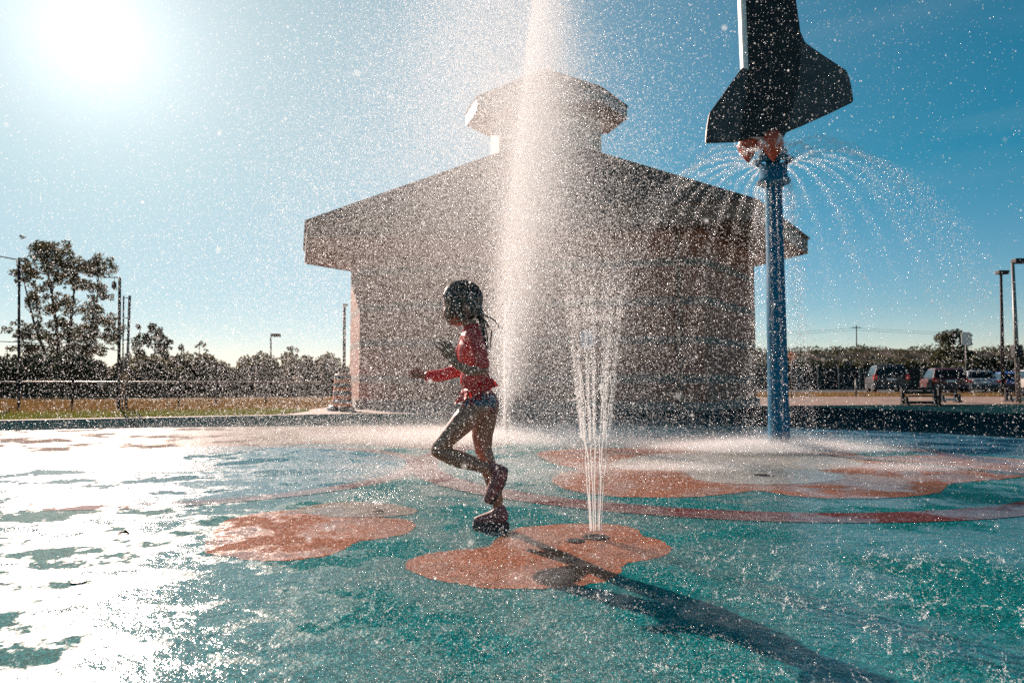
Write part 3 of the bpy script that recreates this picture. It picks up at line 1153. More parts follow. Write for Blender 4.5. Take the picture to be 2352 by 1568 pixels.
for k in range(16):
    b_ = Vector((Q(318 + random.uniform(0, 60), 200 + random.uniform(0, 50), random.choice((-1, 1)) * random.uniform(.062, .074))))
    tube(bm, [b_, b_ + Vector((random.uniform(-.006, .006), 0, -.03)), b_ + Vector((random.uniform(-.014, .010), 0, -.06)), b_ + Vector((random.uniform(-.02, .012), 0, -.085))], [.0022, .002, .0016, .0006], 5)
obj('wet_lock', bm, M_HAIR, hair, True)
bm = bmesh.new()
br = [Q(486, 275, 0), Q(500, 330, -0.01), Q(512, 400, -0.015), Q(522, 460, -0.015), Q(530, 500, -0.01)]
for ph in range(3):
    pts = []
    for i in range(41):
        t = i / 40 * 4
        k = min(3, int(t)); p = br[k].lerp(br[k + 1], t - k)
        a = i * 0.75 + ph * 2.09
        r = 0.008 * (1 - i / 60)
        pts.append(p + Vector((math.cos(a) * r, math.sin(a) * r, 0)))
    tube(bm, pts, [0.0085 * (1 - i / 55) for i in range(41)], 7)
obj('plait', bm, M_HAIR, hair, True)
bm = bmesh.new()
for pts in ([(494, 278, 0), (530, 290, .01), (572, 312, .02), (592, 338, .02), (600, 366, .02)], [(498, 290, 0), (530, 335, -.01), (556, 378, -.01), (551, 430, 0), (546, 480, 0)], [(500, 300, 0), (520, 350, .01), (530, 400, .02), (536, 470, .02)]):
    tube(bm, [Q(a + 0, b, d) for a, b, d in pts], [0.0045, 0.004, 0.0035, 0.003, 0.002][:len(pts)], 6)
obj('wet_strand', bm, M_HAIR, hair, True)
M_EYE = plain('eye_dark', (0.02, 0.015, 0.012), 0.15)
for sy in (-1, 1):
    bm = bmesh.new(); ell(bm, Q(310, 256, sy * 0.028), (7 * u, 0.007, 6 * u)); obj('eye', bm, M_EYE, body, True)
# water shoes
M_SHOE = plain('shoe_mauve', (0.26, 0.07, 0.075), 0.55, var=0.3, scale=40)
M_SOLE = plain('shoe_sole', (0.06, 0.04, 0.045), 0.7)
bm = bmesh.new()
caps(bm, [(Q(566, 1128, -0.06), 34 * u), (Q(604, 1150, -0.06), 42 * u), (Q(590, 1205, -0.06), 40 * u), (Q(560, 1258, -0.06), 34 * u), (Q(540, 1296, -0.06), 24 * u)])
sh = fused('shoe', bm, M_SHOE, body, 0.005, 3)
bm = bmesh.new()
caps(bm, [(Q(632, 1142, -0.06), 20 * u), (Q(622, 1200, -0.06), 20 * u), (Q(590, 1262, -0.06), 18 * u), (Q(556, 1312, -0.06), 14 * u)])
fused('sole', bm, M_SOLE, sh, 0.005, 2)
bm = bmesh.new()
caps(bm, [(Q(598, 1374, 0.05), 38 * u), (Q(610, 1408, 0.05), 43 * u), (Q(570, 1414, 0.05), 40 * u), (Q(525, 1424, 0.05), 32 * u), (Q(478, 1436, 0.05), 26 * u)])
sh = fused('shoe', bm, M_SHOE, body, 0.005, 3)
bm = bmesh.new()
prof = []
for k in range(40):
    a = 2 * math.pi * k / 40
    x = math.cos(a); y = math.sin(a)
    w = 0.034 + (0.006 if x < 0 else 0.0)
    prof.append((Q(552, 0).x + 104 * u * x, 0.05 + w * y * (1 - 0.15 * x * x)))
prism(bm, prof, -0.0275, 0.008); bevel_all(bm, 0.004, 1)
obj('sole', bm, M_SOLE, sh)
#=====PART3=====
# ------------------------------------------------------------------ trees and hedges
M_LEAF = leafy('leaves_dark', [(0.035, 0.04, 0.012), (0.06, 0.065, 0.02), (0.085, 0.08, 0.03), (0.05, 0.045, 0.018)], 0.3)
M_LEAF2 = leafy('leaves_olive', [(0.075, 0.07, 0.025), (0.125, 0.11, 0.045), (0.16, 0.12, 0.055)], 0.35)
M_BARK = plain('bark', (0.07, 0.05, 0.035), 0.9, var=0.4, scale=12, bump=0.4)


def leaf_mesh(name, blobs, per, size, mat, parent=None):
    """blobs: (centre, (rx,ry,rz)); many small leaf faces spread through each clump"""
    cs = []
    for c, r in blobs:
        n = max(10, int(per * 7 * (r[0] * r[2])))
        d = rng.normal(size=(n, 3)); d /= np.linalg.norm(d, axis=1)[:, None]
        rad = rng.uniform(0.25, 1.08, n) ** 0.6
        cs.append(np.array(c) + d * rad[:, None] * np.array(r))
    P = np.concatenate(cs)
    n = len(P)
    a = rng.normal(size=(n, 3)); a /= np.linalg.norm(a, axis=1)[:, None]
    b = np.cross(a, rng.normal(size=(n, 3))); b /= np.linalg.norm(b, axis=1)[:, None]
    s = size * rng.uniform(0.5, 1.3, n)[:, None]
    V = np.stack([P - a * s, P + b * s * 0.45, P + a * s, P - b * s * 0.45], 1)
    me = np_mesh(name, V.reshape(-1, 3), np.arange(n * 4).reshape(-1, 4))
    return link(name, me, mat, parent)


def crop1(x, y, Y):
    return A(x / 2.6133 * 0.91875, (550 + y / 2.6133) * 0.91875, Y)


TY = 45.0
tb = crop1(400, 1000, TY); tb.z = -0.03
tree = empty('tree', tb)
tag(tree, 'tall thin-leaved tree with gaps in its crown, behind the wires on the far left', 'tree')
cl = [(250, 165, 60), (340, 190, 60), (410, 210, 55), (290, 250, 60), (380, 270, 60), (270, 320, 55), (360, 340, 50), (480, 300, 60), (490, 360, 55), (540, 290, 45), (640, 260, 55), (650, 330, 60), (590, 330, 40), (140, 320, 45), (130, 370, 40), (150, 275, 35), (230, 380, 40), (290, 420, 45), (400, 410, 40), (480, 420, 45), (560, 420, 40), (630, 440, 55), (650, 500, 50), (210, 520, 50), (240, 580, 55), (330, 500, 35), (440, 520, 45), (470, 570, 50), (350, 580, 40), (580, 590, 55), (640, 620, 55), (680, 680, 50), (590, 680, 60), (530, 750, 60), (620, 760, 60), (390, 660, 40), (300, 690, 45), (270, 760, 45), (190, 750, 55), (160, 700, 40), (440, 750, 45), (370, 800, 45), (270, 850, 60), (500, 830, 60), (450, 680, 40), (700, 760, 50), (740, 720, 40), (200, 840, 45), (560, 860, 50), (640, 850, 50), (320, 900, 60), (430, 860, 40)]
kx = 0.91875 / 2.6133 / F * TY
bl = []
for x, y, r in cl:
    p = crop1(x, y, TY) - tb
    for q in range(12):
        rr = r * kx * random.uniform(0.28, 0.62)
        o_ = Vector((max(-.75, min(.75, random.gauss(0, .42))), random.gauss(0, 1.4), max(-.9, min(.9, random.gauss(0, .45))))) * r * kx
        bl.append((p + o_, (rr, rr * 1.2, rr * 0.9)))
leaf_mesh('crown', bl, 130, 0.095, M_LEAF2, tree)
bm = bmesh.new()
for path, r0 in (([(380, 1010), (385, 900), (375, 760), (350, 560), (320, 380), (290, 220)], .16), ([(430, 1010), (440, 880), (455, 700), (480, 520), (490, 340)], .15), ([(470, 1010), (540, 860), (600, 680), (640, 480), (645, 280)], .14), ([(330, 1010), (290, 860), (230, 700), (180, 500), (140, 330)], .12)):
    pts = [crop1(x, y, TY) - tb for x, y in path]
    tube(bm, pts, [r0 * (1 - 0.8 * i / (len(pts) - 1)) for i in range(len(pts))], 8)
    for i in range(1, len(pts)):
        for k in range(4):
            p = pts[i - 1].lerp(pts[i], random.random())
            e = p + Vector((random.uniform(-.9, .9), random.uniform(-.8, .8), random.uniform(.2, .9)))
            tube(bm, [p, p.lerp(e, .5) + Vector((0, 0, .1)), e], [r0 * .3, r0 * .2, r0 * .08], 5)
obj('trunk', bm, M_BARK, tree, True)


def shrub(x, ytop, hw, Y, label, mat=M_LEAF, cone=True, name='shrub', ybase=940, n=26, cat='shrub', size=0.10, per=170):
    c = crop1(x, 1000, Y); c.z = -0.03
    top = crop1(x, ytop, Y).z
    w = hw * (1.5 if cone else 1.1) * 0.91875 / 2.6133 / F * Y
    s = empty(name, c)
    tag(s, label, cat)
    b = []
    for k in range(n):
        t = random.random() ** 0.8
        wr = w * ((1 - t) ** 0.8 * 0.9 + 0.1 if cone else math.sqrt(max(0.08, 1 - t * t)))
        r = max(0.12, w * random.uniform(.16, .34) * (1 - .5 * t))
        b.append(((random.uniform(-1, 1) * wr, random.uniform(-1, 1) * wr, max(r * .5, top * t * 0.97)), (r, r, r * 1.25)))
    leaf_mesh('crown', b, per, size, mat, s)
    bm = bmesh.new()
    tube(bm, [(0, 0, 0), (0.03, 0, top * .4), (0, 0, top * .9)], [0.07, 0.05, 0.015], 7)
    for k in range(8):
        t = random.uniform(.15, .7); a = random.uniform(0, 6.28)
        tube(bm, [(0, 0, top * t), (w * .5 * math.cos(a) * (1 - t), w * .5 * math.sin(a) * (1 - t), top * (t + .12))], [0.025, 0.008], 5)
    obj('trunk', bm, M_BARK, s, True)
    return s


shrub(905, 665, 70, 40, 'narrow dark conifer just right of the tall ladder frame', n=34)
shrub(1005, 655, 95, 40, 'tallest pointed conifer rising above the left hedge', n=44)
shrub(1085, 745, 60, 40, 'low conifer leaning on the tallest pointed one', n=24)
shrub(1180, 780, 32, 41, 'thin spindly sapling above the left hedge', M_LEAF2, n=14)
shrub(1300, 785, 75, 41, 'rounded bush standing alone above the middle of the left hedge', M_LEAF2, False, n=26)
shrub(1900, 810, 90, 42, 'open twiggy bush beside the small far lamp', M_LEAF2, False, n=20, per=110)
shrub(40, 860, 110, 38, 'dark bush cut off by the left picture edge', M_LEAF, False, n=34)
shrub(2150, 865, 100, 36, 'dense bush between the hedge and the brick building', M_LEAF, False, n=34)


def hedge(name, pts, label, mat, per, size):
    """pts: (crop x, top y) along its run at depth Y"""
    h = empty(name, (0, 0, -0.03))
    tag(h, label, 'hedge')
    b = []
    for (x0, y0, Y0), (x1, y1, Y1) in zip(pts, pts[1:]):
        p0, p1 = A(x0, y0, Y0), A(x1, y1, Y1)
        n = max(3, int((p1 - p0).length / 0.36))
        for k in range(n):
            t = (k + random.random()) / n
            p = p0.lerp(p1, t)
            zt = p.z * random.uniform(.74, 1.10)
            m = max(3, int(zt / 0.42))
            for q in range(m):
                r = random.uniform(.38, .68)
                z = zt - r * .8 - (zt - r * .6) * q / m
                b.append(((p.x + random.gauss(0, .25), p.y + random.uniform(-1.2, 1.2), max(.2, z)), (r, r, r * .8)))
    leaf_mesh('foliage', b, per, size, mat, h)
    return h


hedge('hedge', [(-150, 806, 34), (40, 808, 34), (110, 818, 34), (240, 820, 34), (330, 820, 34), (400, 811, 34), (460, 815, 34), (530, 820, 35), (600, 812, 36), (660, 810, 36), (740, 815, 36), (800, 816, 36)], 'long scrubby hedge across the field behind the low fence', M_LEAF2, 150, 0.13)
hedge('hedge', [(1690, 826, 66), (1800, 822, 66), (1900, 826, 66), (2000, 829, 66), (2120, 828, 66), (2260, 822, 66), (2400, 826, 66), (2560, 824, 66)], 'dark shrub belt at the foot of the grassy bank, behind the parked cars', M_LEAF, 80, 0.22)
c = A(2190, 800, 70); c.z = 0
s = empty('shrub', c); tag(s, 'big round bush on the grassy bank behind the white sign', 'shrub')
zt = A(2190, 757, 70).z
b = []
for k in range(60):
    a = random.uniform(0, 6.28); rr = random.uniform(0, 1) ** .5; z = random.uniform(.1, 1)
    b.append((Vector((2.1 * rr * math.cos(a) * math.sqrt(1.05 - z * z * .9), 1.6 * rr * math.sin(a), zt * z - .35)), (.6, .6, .5)))
leaf_mesh('crown', b, 60, 0.17, M_LEAF, s)
bm = bmesh.new(); tube(bm, [(0, 0, 0), (.05, 0, 2), (0, 0, zt * .8)], [.2, .14, .05], 8); obj('trunk', bm, M_BARK, s, True)

# grassy bank on the right
bm = bmesh.new()
nx, ny = 60, 8
pr = [(0, 0), (3, .6), (8, 2.4), (14, 4.2), (18, 4.75), (24, 4.9), (40, 4.6), (90, 3.0)]
grid = []
for i in range(nx + 1):
    x = 8 + i * 2.6
    grid.append([bm.verts.new((x, 72 + dy, zz * (1 + .05 * math.sin(i * .6 + j) + .03 * math.sin(i * 1.7)) * (0.45 + .55 * min(1, (i + 2) / 8)) - .05)) for j, (dy, zz) in enumerate(pr)])
for i in range(nx):
    for j in range(len(pr) - 1):
        bm.faces.new((grid[i][j], grid[i + 1][j], grid[i + 1][j + 1], grid[i][j + 1]))
hm = Mt('bank_grass')
nz = hm.noise(0.5, 6, .7)
hm.l(hm.ramp(nz.outputs[0], [(.3, (.035, .04, .015)), (.5, (.085, .05, .022)), (.7, (.04, .04, .016))]), hm.p.inputs['Base Color'])
hm.p.inputs['Roughness'].default_value = 1
n2 = hm.noise(3, 5, .7); hm.l(hm.bump(n2.outputs[0], 1, .4), hm.p.inputs['Normal'])
o = obj('hill', bm, hm.m, None, True); o['kind'] = 'structure'

b = []
for k in range(800):
    x = random.uniform(9, 120); y = 72 + random.uniform(1, 22)
    z = float(np.interp(y - 72, [q[0] for q in pr], [q[1] for q in pr])) * (.45 + .55 * min(1, ((x - 8) / 2.6 + 2) / 8))
    r = random.uniform(.3, 1.0) * random.uniform(.5, 1.2)
    b.append(((x, y, z + r * .2), (r * 1.5, r * 1.2, r * .7)))
o = leaf_mesh('undergrowth', b, 12, .2, M_LEAF)
o['kind'] = 'stuff'; tag(o, 'dark scrubby undergrowth scattered over the grassy bank', 'undergrowth')

# ------------------------------------------------------------------ low fence on the left
M_GALV = plain('galvanised', (0.20, 0.19, 0.18), 0.5, 0.4)
fp = D([(-170, 948), (42, 946), (165, 945), (290, 944), (410, 941), (495, 938), (610, 934), (740, 930)], -0.03)
fence = empty('fence', fp[3])
tag(fence, 'low chain-link fence with a pale top rail along the left field', 'fence')
fo_ = Vector(fence.location)
HF = 0.76
for p in fp:
    bm = bmesh.new(); tube(bm, [p - fo_ + Vector((0, 0, z)) for z in (0, HF)], 0.024, 8)
    bmesh.ops.create_uvsphere(bm, u_segments=8, v_segments=6, radius=0.032, matrix=Matrix.Translation(p - fo_ + Vector((0, 0, HF))))
    obj('post', bm, M_DARK, fence, True)
bm = bmesh.new(); tube(bm, [p - fo_ + Vector((0, 0, HF - 0.03)) for p in fp], 0.021, 8); obj('top_rail', bm, plain('rail_pale', (0.5, 0.42, 0.36), 0.45, 0.3), fence, True)
bm = bmesh.new()
for p0, p1 in zip(fp, fp[1:]):
    L = (p1 - p0).length; d = (p1 - p0) / L; hh = HF - .06; st = .07
    n = int((L + hh) / st)
    for k in range(-int(hh / st), int(L / st)):
        for sg in (1, -1):
            x0, x1 = k * st, k * st + hh
            za_, zb_ = (0.0, hh) if sg > 0 else (hh, 0.0)
            if x0 < 0: za_ = za_ + (zb_ - za_) * (-x0) / hh; x0 = 0
            if x1 > L: zb_ = za_ + (zb_ - za_) * (L - x0) / (x1 - x0); x1 = L
            if x1 - x0 < .01: continue
            tube(bm, [p0 - fo_ + d * x0 + Vector((0, 0, za_ + .02)), p0 - fo_ + d * x1 + Vector((0, 0, zb_ + .02))], 0.003, 3, False)
obj('mesh', bm, M_DARK, fence)


def pole(name, cat, label, base, top, r0, r1, mat=M_DARK):
    e = empty(name, base)
    tag(e, label, cat)
    bm = bmesh.new()
    tube(bm, [Vector((0, 0, 0)), (top - base) * .5, top - base], [r0, (r0 + r1) / 2, r1], 10)
    obj('pole', bm, mat, e, True)
    return e


YF = 17.2
pA = A(43, 945, YF); pA.z = -.03
tA = A(44, 592, YF)
e = pole('utility_pole', 'pole', 'thin dark pole at the far left, in front of the tall tree', pA, tA, .035, .028)
for dy in (600, 655, 745):
    bm = bmesh.new(); box(bm, A(44, dy, YF) - pA, (.12, .05, .03)); obj('bracket', bm, M_DARK, e)
pB = A(272, 946, YF); pB.z = -.03
tB = A(275, 637, YF)
e = pole('utility_pole', 'pole', 'dark pole with a side arm and small hanging lamp, right of the tall tree', pB, tB, .042, .034)
bm = bmesh.new(); tube(bm, [tB - pB, A(242, 637, YF) - pB], .014, 6); obj('arm', bm, M_DARK, e)
l_ = A(262, 655, YF) - pB
bm = bmesh.new(); lathe(bm, [(.02, .10), (.05, .08), (.055, -.06), (.03, -.08)], 12, l_); tube(bm, [l_ + Vector((0, 0, .09)), l_ + Vector((0, 0, .22))], .006, 5); obj('lamp', bm, M_DARK, e)
pC = A(288, 946, YF + .6); pC.z = -.03
e = empty('ladder_frame', pC)
tag(e, 'narrow ladder-like metal frame with yellow base, beside the pole with the side arm', 'mast')
for xb, xt in ((281, 284), (289, 298)):
    bm = bmesh.new(); tube(bm, [A(xb, 946, YF + .6) - pC, A(xt, 679, YF + .6) - pC], .02 if xb < 285 else .034, 8); obj('leg', bm, M_GALV, e, True)
for dy in (684, 730, 780, 830, 880):
    t = (946 - dy) / 267
    bm = bmesh.new(); tube(bm, [A(281 + 3 * t, dy, YF + .6) - pC, A(289 + 9 * t, dy, YF + .6) - pC], .012, 6); obj('rung', bm, M_GALV, e)
bm = bmesh.new(); a_ = A(286, 880, YF + .55) - pC; box(bm, a_, (.20, .05, .55)); bevel_all(bm, .01, 1)
obj('guard', bm, plain('guard_ochre', (.35, .17, .05), .6), e)


def cable(label, pts, r, mat):
    bm = bmesh.new()
    tube(bm, pts, r, 6)
    o = obj('cable', bm, mat, None, True)
    tag(o, label, 'cable')


M_CABLE = plain('cable_pale', (0.55, 0.45, 0.36), .5)
cable('pale thick cable sagging from the upper left edge to the pole with the side arm', [A(-60, 578, YF - 1.2), A(0, 589, YF - 1), A(60, 600, YF - .7), A(130, 614, YF - .4), A(242, 638, YF)], .016, M_CABLE)
cable('thin dark cable running lower across the tall tree trunk', [A(-60, 781, YF - .8), A(0, 784, YF - .6), A(130, 789, YF - .3), A(200, 795, YF - .2), A(272, 805, YF)], .010, M_DARK)
pD = A(790, 935, 30); pD.z = -.03
e = pole('utility_pole', 'pole', 'short dark post standing close to the left wall of the building', pD, A(791, 698, 30), .07, .06)
bm = bmesh.new(); box(bm, A(793, 700, 30) - pD, (.22, .12, .08)); obj('cap', bm, M_DARK, e)


def street_lamp(label, xb, xt, yt, Y, head, arm=1, r=.07):
    b = A(xb, 900, Y); b.z = -.03
    t = A(xt, yt, Y)
    e = pole('street_lamp', 'street lamp', label, b, t, r, r * .6, M_GALV if Y < 30 else M_DARK)
    hx = head * arm
    bm = bmesh.new()
    box(bm, t - b + Vector((hx * .55, 0, .05)), (abs(head), abs(head) * .6, abs(head) * .36))
    bevel_all(bm, abs(head) * .05, 2)
    obj('lamp_head', bm, M_DARK, e)
    return e, b


e, b_ = street_lamp('taller street lamp near the right edge, its dark head pointing right', 2339, 2326, 603, 23, .44, 1, .085)
bm = bmesh.new(); box(bm, A(2336, 806, 23) - b_, (.28, .2, .42)); bevel_all(bm, .02, 2); obj('control_box', bm, M_DARK, e)
street_lamp('slimmer grey street lamp standing left of the taller one', 2304, 2299, 628, 34, .52, .25, .10)
street_lamp('tiny distant street lamp above the left hedge', 622, 622, 771, 62, .8, 1, .10)

# signs
M_SIGN = plain('sign_white', (.62, .62, .60), .5, var=.04)


def octa(bm, c, w, h, th, cham):
    pts = [(-w, -h + cham), (-w + cham, -h), (w - cham, -h), (w, -h + cham), (w, h - cham), (w - cham, h), (-w + cham, h), (-w, h - cham)]
    a = [bm.verts.new(c + Vector((x, -th, z))) for x, z in pts]
    b = [bm.verts.new(c + Vector((x, th, z))) for x, z in pts]
    bm.faces.new(a); bm.faces.new(b[::-1])
    for k in range(8):
        bm.faces.new((a[(k + 1) % 8], a[k], b[k], b[(k + 1) % 8]))
    bmesh.ops.recalc_face_normals(bm, faces=bm.faces[:])


YS = 40
sb = A(2218, 902, YS); sb.z = -.03
e = pole('traffic_sign', 'sign', 'white sign plate on a thin post behind the silver car', sb, A(2218, 770, YS), .03, .03, M_GALV)
bm = bmesh.new(); octa(bm, A(2218, 778, YS) - sb + Vector((0, -.05, 0)), .28, .38, .012, .08); obj('plate', bm, M_SIGN, e)
YS = 30
sb = A(1818, 905, YS); sb.z = -.03
e = pole('traffic_sign', 'sign', 'small orange warning sign just right of the blue pole', sb, A(1818, 805, YS), .025, .025, M_GALV)
bm = bmesh.new(); q = bmesh.ops.create_cube(bm, size=1, matrix=Matrix.Translation(A(1818, 818, YS) - sb + Vector((0, -.045, 0))) @ Matrix.Rotation(R(45), 4, 'Y') @ Matrix.Diagonal((.33, .02, .33, 1))); obj('plate', bm, plain('sign_orange', (.65, .16, .02), .5), e)
pE = A(1966, 912, 33); pE.z = -.03
e = pole('bollard_post', 'post', 'thin weathered post in the dry grass left of the dark car', pE, A(1966, 871, 33), .05, .045, M_GALV)
bm = bmesh.new(); lathe(bm, [(.055, 0), (.06, .03), (.03, .06)], 10, A(1966, 871, 33) - pE); obj('cap', bm, M_GALV, e)
pF = A(1967, 800, 100); pF.z = 3.5
e = pole('utility_pole', 'pole', 'tiny distant utility pole on the grassy bank', pF, A(1967, 747, 100), .09, .07)
bm = bmesh.new(); box(bm, A(1967, 752, 100) - pF, (1.3, .1, .1)); obj('crossarm', bm, M_DARK, e)
for k, dy in enumerate((753, 758)):
    cable(('upper' if k == 0 else 'lower') + ' thin wire strung to the distant utility pole', [A(1750, dy + 14, 104), A(1850, dy + 8, 102), A(1967, dy, 100), A(2100, dy + 7, 100), A(2230, dy + 12, 100)], .018, M_DARK)
# screen posts in front of the shrub belt
bm = None
fe = empty('fence', A(2000, 900, 60)); fe.location.z = -.03
tag(fe, 'dark slatted screen fence with pale posts behind the parked cars', 'fence')
fl_ = Vector(fe.location)
for k in range(15):
    dx = 1735 + k * 48
    p = A(dx, 900, 60); p.z = -.03
    bm = bmesh.new(); box(bm, p - fl_ + Vector((0, 0, 1.0)), (.10, .10, 2.0)); obj('post', bm, M_GALV, fe)
bm = bmesh.new()
p0 = A(1735, 900, 60) - fl_; p1 = A(1735 + 14 * 48, 900, 60) - fl_; p0.z = p1.z = 0
for k in range(11):
    z = .12 + k * .17
    box(bm, (p0 + p1) / 2 + Vector((0, .08, z)), ((p1 - p0).x, .03, .13))
obj('slats', bm, M_DARK, fe)

# ------------------------------------------------------------------ cars seen from behind
M_GLASS = plain('car_glass', (.008, .009, .010), .2, var=.0, spec=.3)
M_LAMP = plain('lamp_red', (.95, .02, .015), .25, var=.05)
M_TYRE = plain('tyre', (.02, .02, .02), .85)
M_RIM = plain('rim', (.35, .35, .36), .35, .8)


def car(label, dx, dyb, Y, rz, W, L, Hh, col, kind):
    c = A(dx, dyb, Y); c.z = 0.0
    e = empty('parked_car', c, rz)
    tag(e, label, 'car', 'cars parked in front of the bank')
    paint = plain('car_paint', col, .45, .0, var=.03, coat=.2)
    gc = .20 * Hh / 1.5
    bl_ = Hh * .58   # belt line
    if kind == 'suv':
        top = [(-L / 2 + .02, bl_), (-L / 2 + .16, Hh * .9), (-L / 2 + .4, Hh), (L * .12, Hh * .985), (L * .27, bl_ + .02)]
    elif kind == 'hatch':
        top = [(-L / 2 + .05, bl_), (-L / 2 + .42, Hh * .92), (-L / 2 + .75, Hh), (L * .08, Hh * .98), (L * .27, bl_)]
    else:
        top = [(-L / 2 + .10, bl_ + .02), (-L / 2 + .62, bl_ + .05), (-L / 2 + 1.1, Hh * .97), (-L / 2 + 1.5, Hh), (L * .1, Hh * .98), (L * .28, bl_)]
    low = [(-L / 2 + .06, gc + .02), (-L / 2, gc + .25), (-L / 2, bl_ - .1), (-L / 2 + .03, bl_), (L * .3, bl_ - .01), (L / 2 - .12, bl_ - .12), (L / 2, gc + .3), (L / 2 - .05, gc)]
    bm = bmesh.new()

    def loft(prof, w0, w1, z0, z1):
        rows_ = []
        for s_ in (-1, 1):
            r_ = []
            for y, z in prof:
                t = 0 if z1 == z0 else max(0, min(1, (z - z0) / (z1 - z0)))
                r_.append(bm.verts.new((s_ * (w0 + (w1 - w0) * t) / 2, y, z)))
            rows_.append(r_)
        n = len(prof)
        fs = [bm.faces.new(rows_[0]), bm.faces.new(rows_[1][::-1])]
        for k in range(n):
            fs.append(bm.faces.new((rows_[0][(k + 1) % n], rows_[0][k], rows_[1][k], rows_[1][(k + 1) % n])))
        return fs
    loft(low, W * .97, W, gc, bl_)
    loft(top, W * .985, W * .74, bl_, Hh)
    bmesh.ops.recalc_face_normals(bm, faces=bm.faces[:])
    bevel_all(bm, .045, 2)
    obj('body', bm, paint, e, True)
    # rear glass and side glass, proud of the cabin
    (y0, z0), (y1, z1) = top[0 if kind != 'sedan' else 1], top[1 if kind != 'sedan' else 2]
    def cw(z):
        t = (z - bl_) / (Hh - bl_); return W * (.985 + (.74 - .985) * t) / 2
    bm = bmesh.new()
    q = []
    for t, f in ((.12, .86), (.12, .86), (.92, .86), (.92, .86)):
        q.append((y0 + (y1 - y0) * t, z0 + (z1 - z0) * t))
    nn_ = Vector((0, -(z1 - z0), (y1 - y0))).normalized() * .016
    v = [Vector((-cw(q[0][1]) * .86, *q[0])), Vector((cw(q[1][1]) * .86, *q[1])), Vector((cw(q[2][1]) * .86, *q[2])), Vector((-cw(q[3][1]) * .86, *q[3]))]
    a = [bm.verts.new(p + nn_) for p in v]; b = [bm.verts.new(p - nn_ * 2) for p in v]
    bm.faces.new(a); bm.faces.new(b[::-1])
    for k in range(4): bm.faces.new((a[(k + 1) % 4], a[k], b[k], b[(k + 1) % 4]))
    bmesh.ops.recalc_face_normals(bm, faces=bm.faces[:])
    obj('rear_window', bm, M_GLASS, e)
    for s_ in (-1, 1):
        bm = bmesh.new()
        ya = y1 + .02; yb = top[-2][0]
        zl, zh = bl_ + .05, Hh * .93
        pts = [(y0 + .22, zl), (ya + .10, zh), (yb, zh), (top[-1][0] - .16, zl)]
        a = [bm.verts.new((s_ * (cw(z) + .012), y, z)) for y, z in pts]
        b = [bm.verts.new((s_ * (cw(z) - .03), y, z)) for y, z in pts]
        bm.faces.new(a); bm.faces.new(b[::-1])
        for k in range(4): bm.faces.new((a[(k + 1) % 4], a[k], b[k], b[(k + 1) % 4]))
        bmesh.ops.recalc_face_normals(bm, faces=bm.faces[:])
        obj('side_window', bm, M_GLASS, e)
        # tail lamp wraps the corner
        bm = bmesh.new()
        box(bm, Vector((s_ * (W / 2 - .10), -L / 2 + .02, bl_ - (.05 if kind == 'suv' else .12))), (.22, .16, .30 if kind == 'suv' else .17)); bevel_all(bm, .03, 2)
        obj('tail_lamp', bm, M_LAMP, e)
        bm = bmesh.new(); box(bm, Vector((s_ * (W / 2 + .06), L * .2, bl_ + .06)), (.16, .10, .12)); bevel_all(bm, .03, 2); obj('mirror', bm, paint, e)
        for yy in (-L * .31, L * .31):
            bm = bmesh.new()
            bmesh.ops.create_cone(bm, cap_ends=True, segments=22, radius1=.33, radius2=.33, depth=.22, matrix=Matrix.Translation((s_ * (W / 2 - .13), yy, .33)) @ Matrix.Rotation(math.pi / 2, 4, 'Y'))
            bevel_all(bm, .02, 1)
            w = obj('wheel', bm, M_TYRE, e)
            bm = bmesh.new(); bmesh.ops.create_cone(bm, cap_ends=True, segments=18, radius1=.21, radius2=.19, depth=.04, matrix=Matrix.Translation((s_ * (W / 2 - .01), yy, .33)) @ Matrix.Rotation(s_ * math.pi / 2, 4, 'Y')); obj('rim', bm, M_RIM, w)
    bm = bmesh.new(); box(bm, Vector((0, -L / 2 - .02, gc + .20)), (W * .94, .14, .22)); bevel_all(bm, .04, 2); obj('bumper', bm, plain('bumper_dark', (.04, .04, .045), .6), e)
    bm = bmesh.new(); box(bm, Vector((0, -L / 2 - .012, bl_ - .16)), (.50, .03, .13)); obj('number_plate', bm, M_WHITE, e)
    return e


car('dark grey off-roader parked leftmost, with tall tail lamps', 2035, 898, 43, R(-21), 1.9, 4.6, 1.72, (.018, .018, .02), 'suv')
car('dark red hatchback with bright red tail lamps, between the dark and silver cars', 2167, 904, 42, R(-21), 1.85, 4.1, 1.52, (.075, .004, .006), 'hatch')
car('silver car parked right of the red hatchback', 2243, 895, 47, R(-22), 1.8, 4.4, 1.42, (.26, .27, .29), 'sedan')
car('bright blue car half hidden by the street lamps', 2318, 893, 49, R(-22), 1.8, 4.3, 1.38, (.02, .10, .38), 'hatch')
car('pale beige car cut off by the right picture edge', 2378, 895, 46, R(-22), 1.85, 4.5, 1.5, (.42, .39, .36), 'suv')

# ------------------------------------------------------------------ benches on the paving
M_SLAT = plain('bench_slats_pale', (.6, .57, .53), .5)


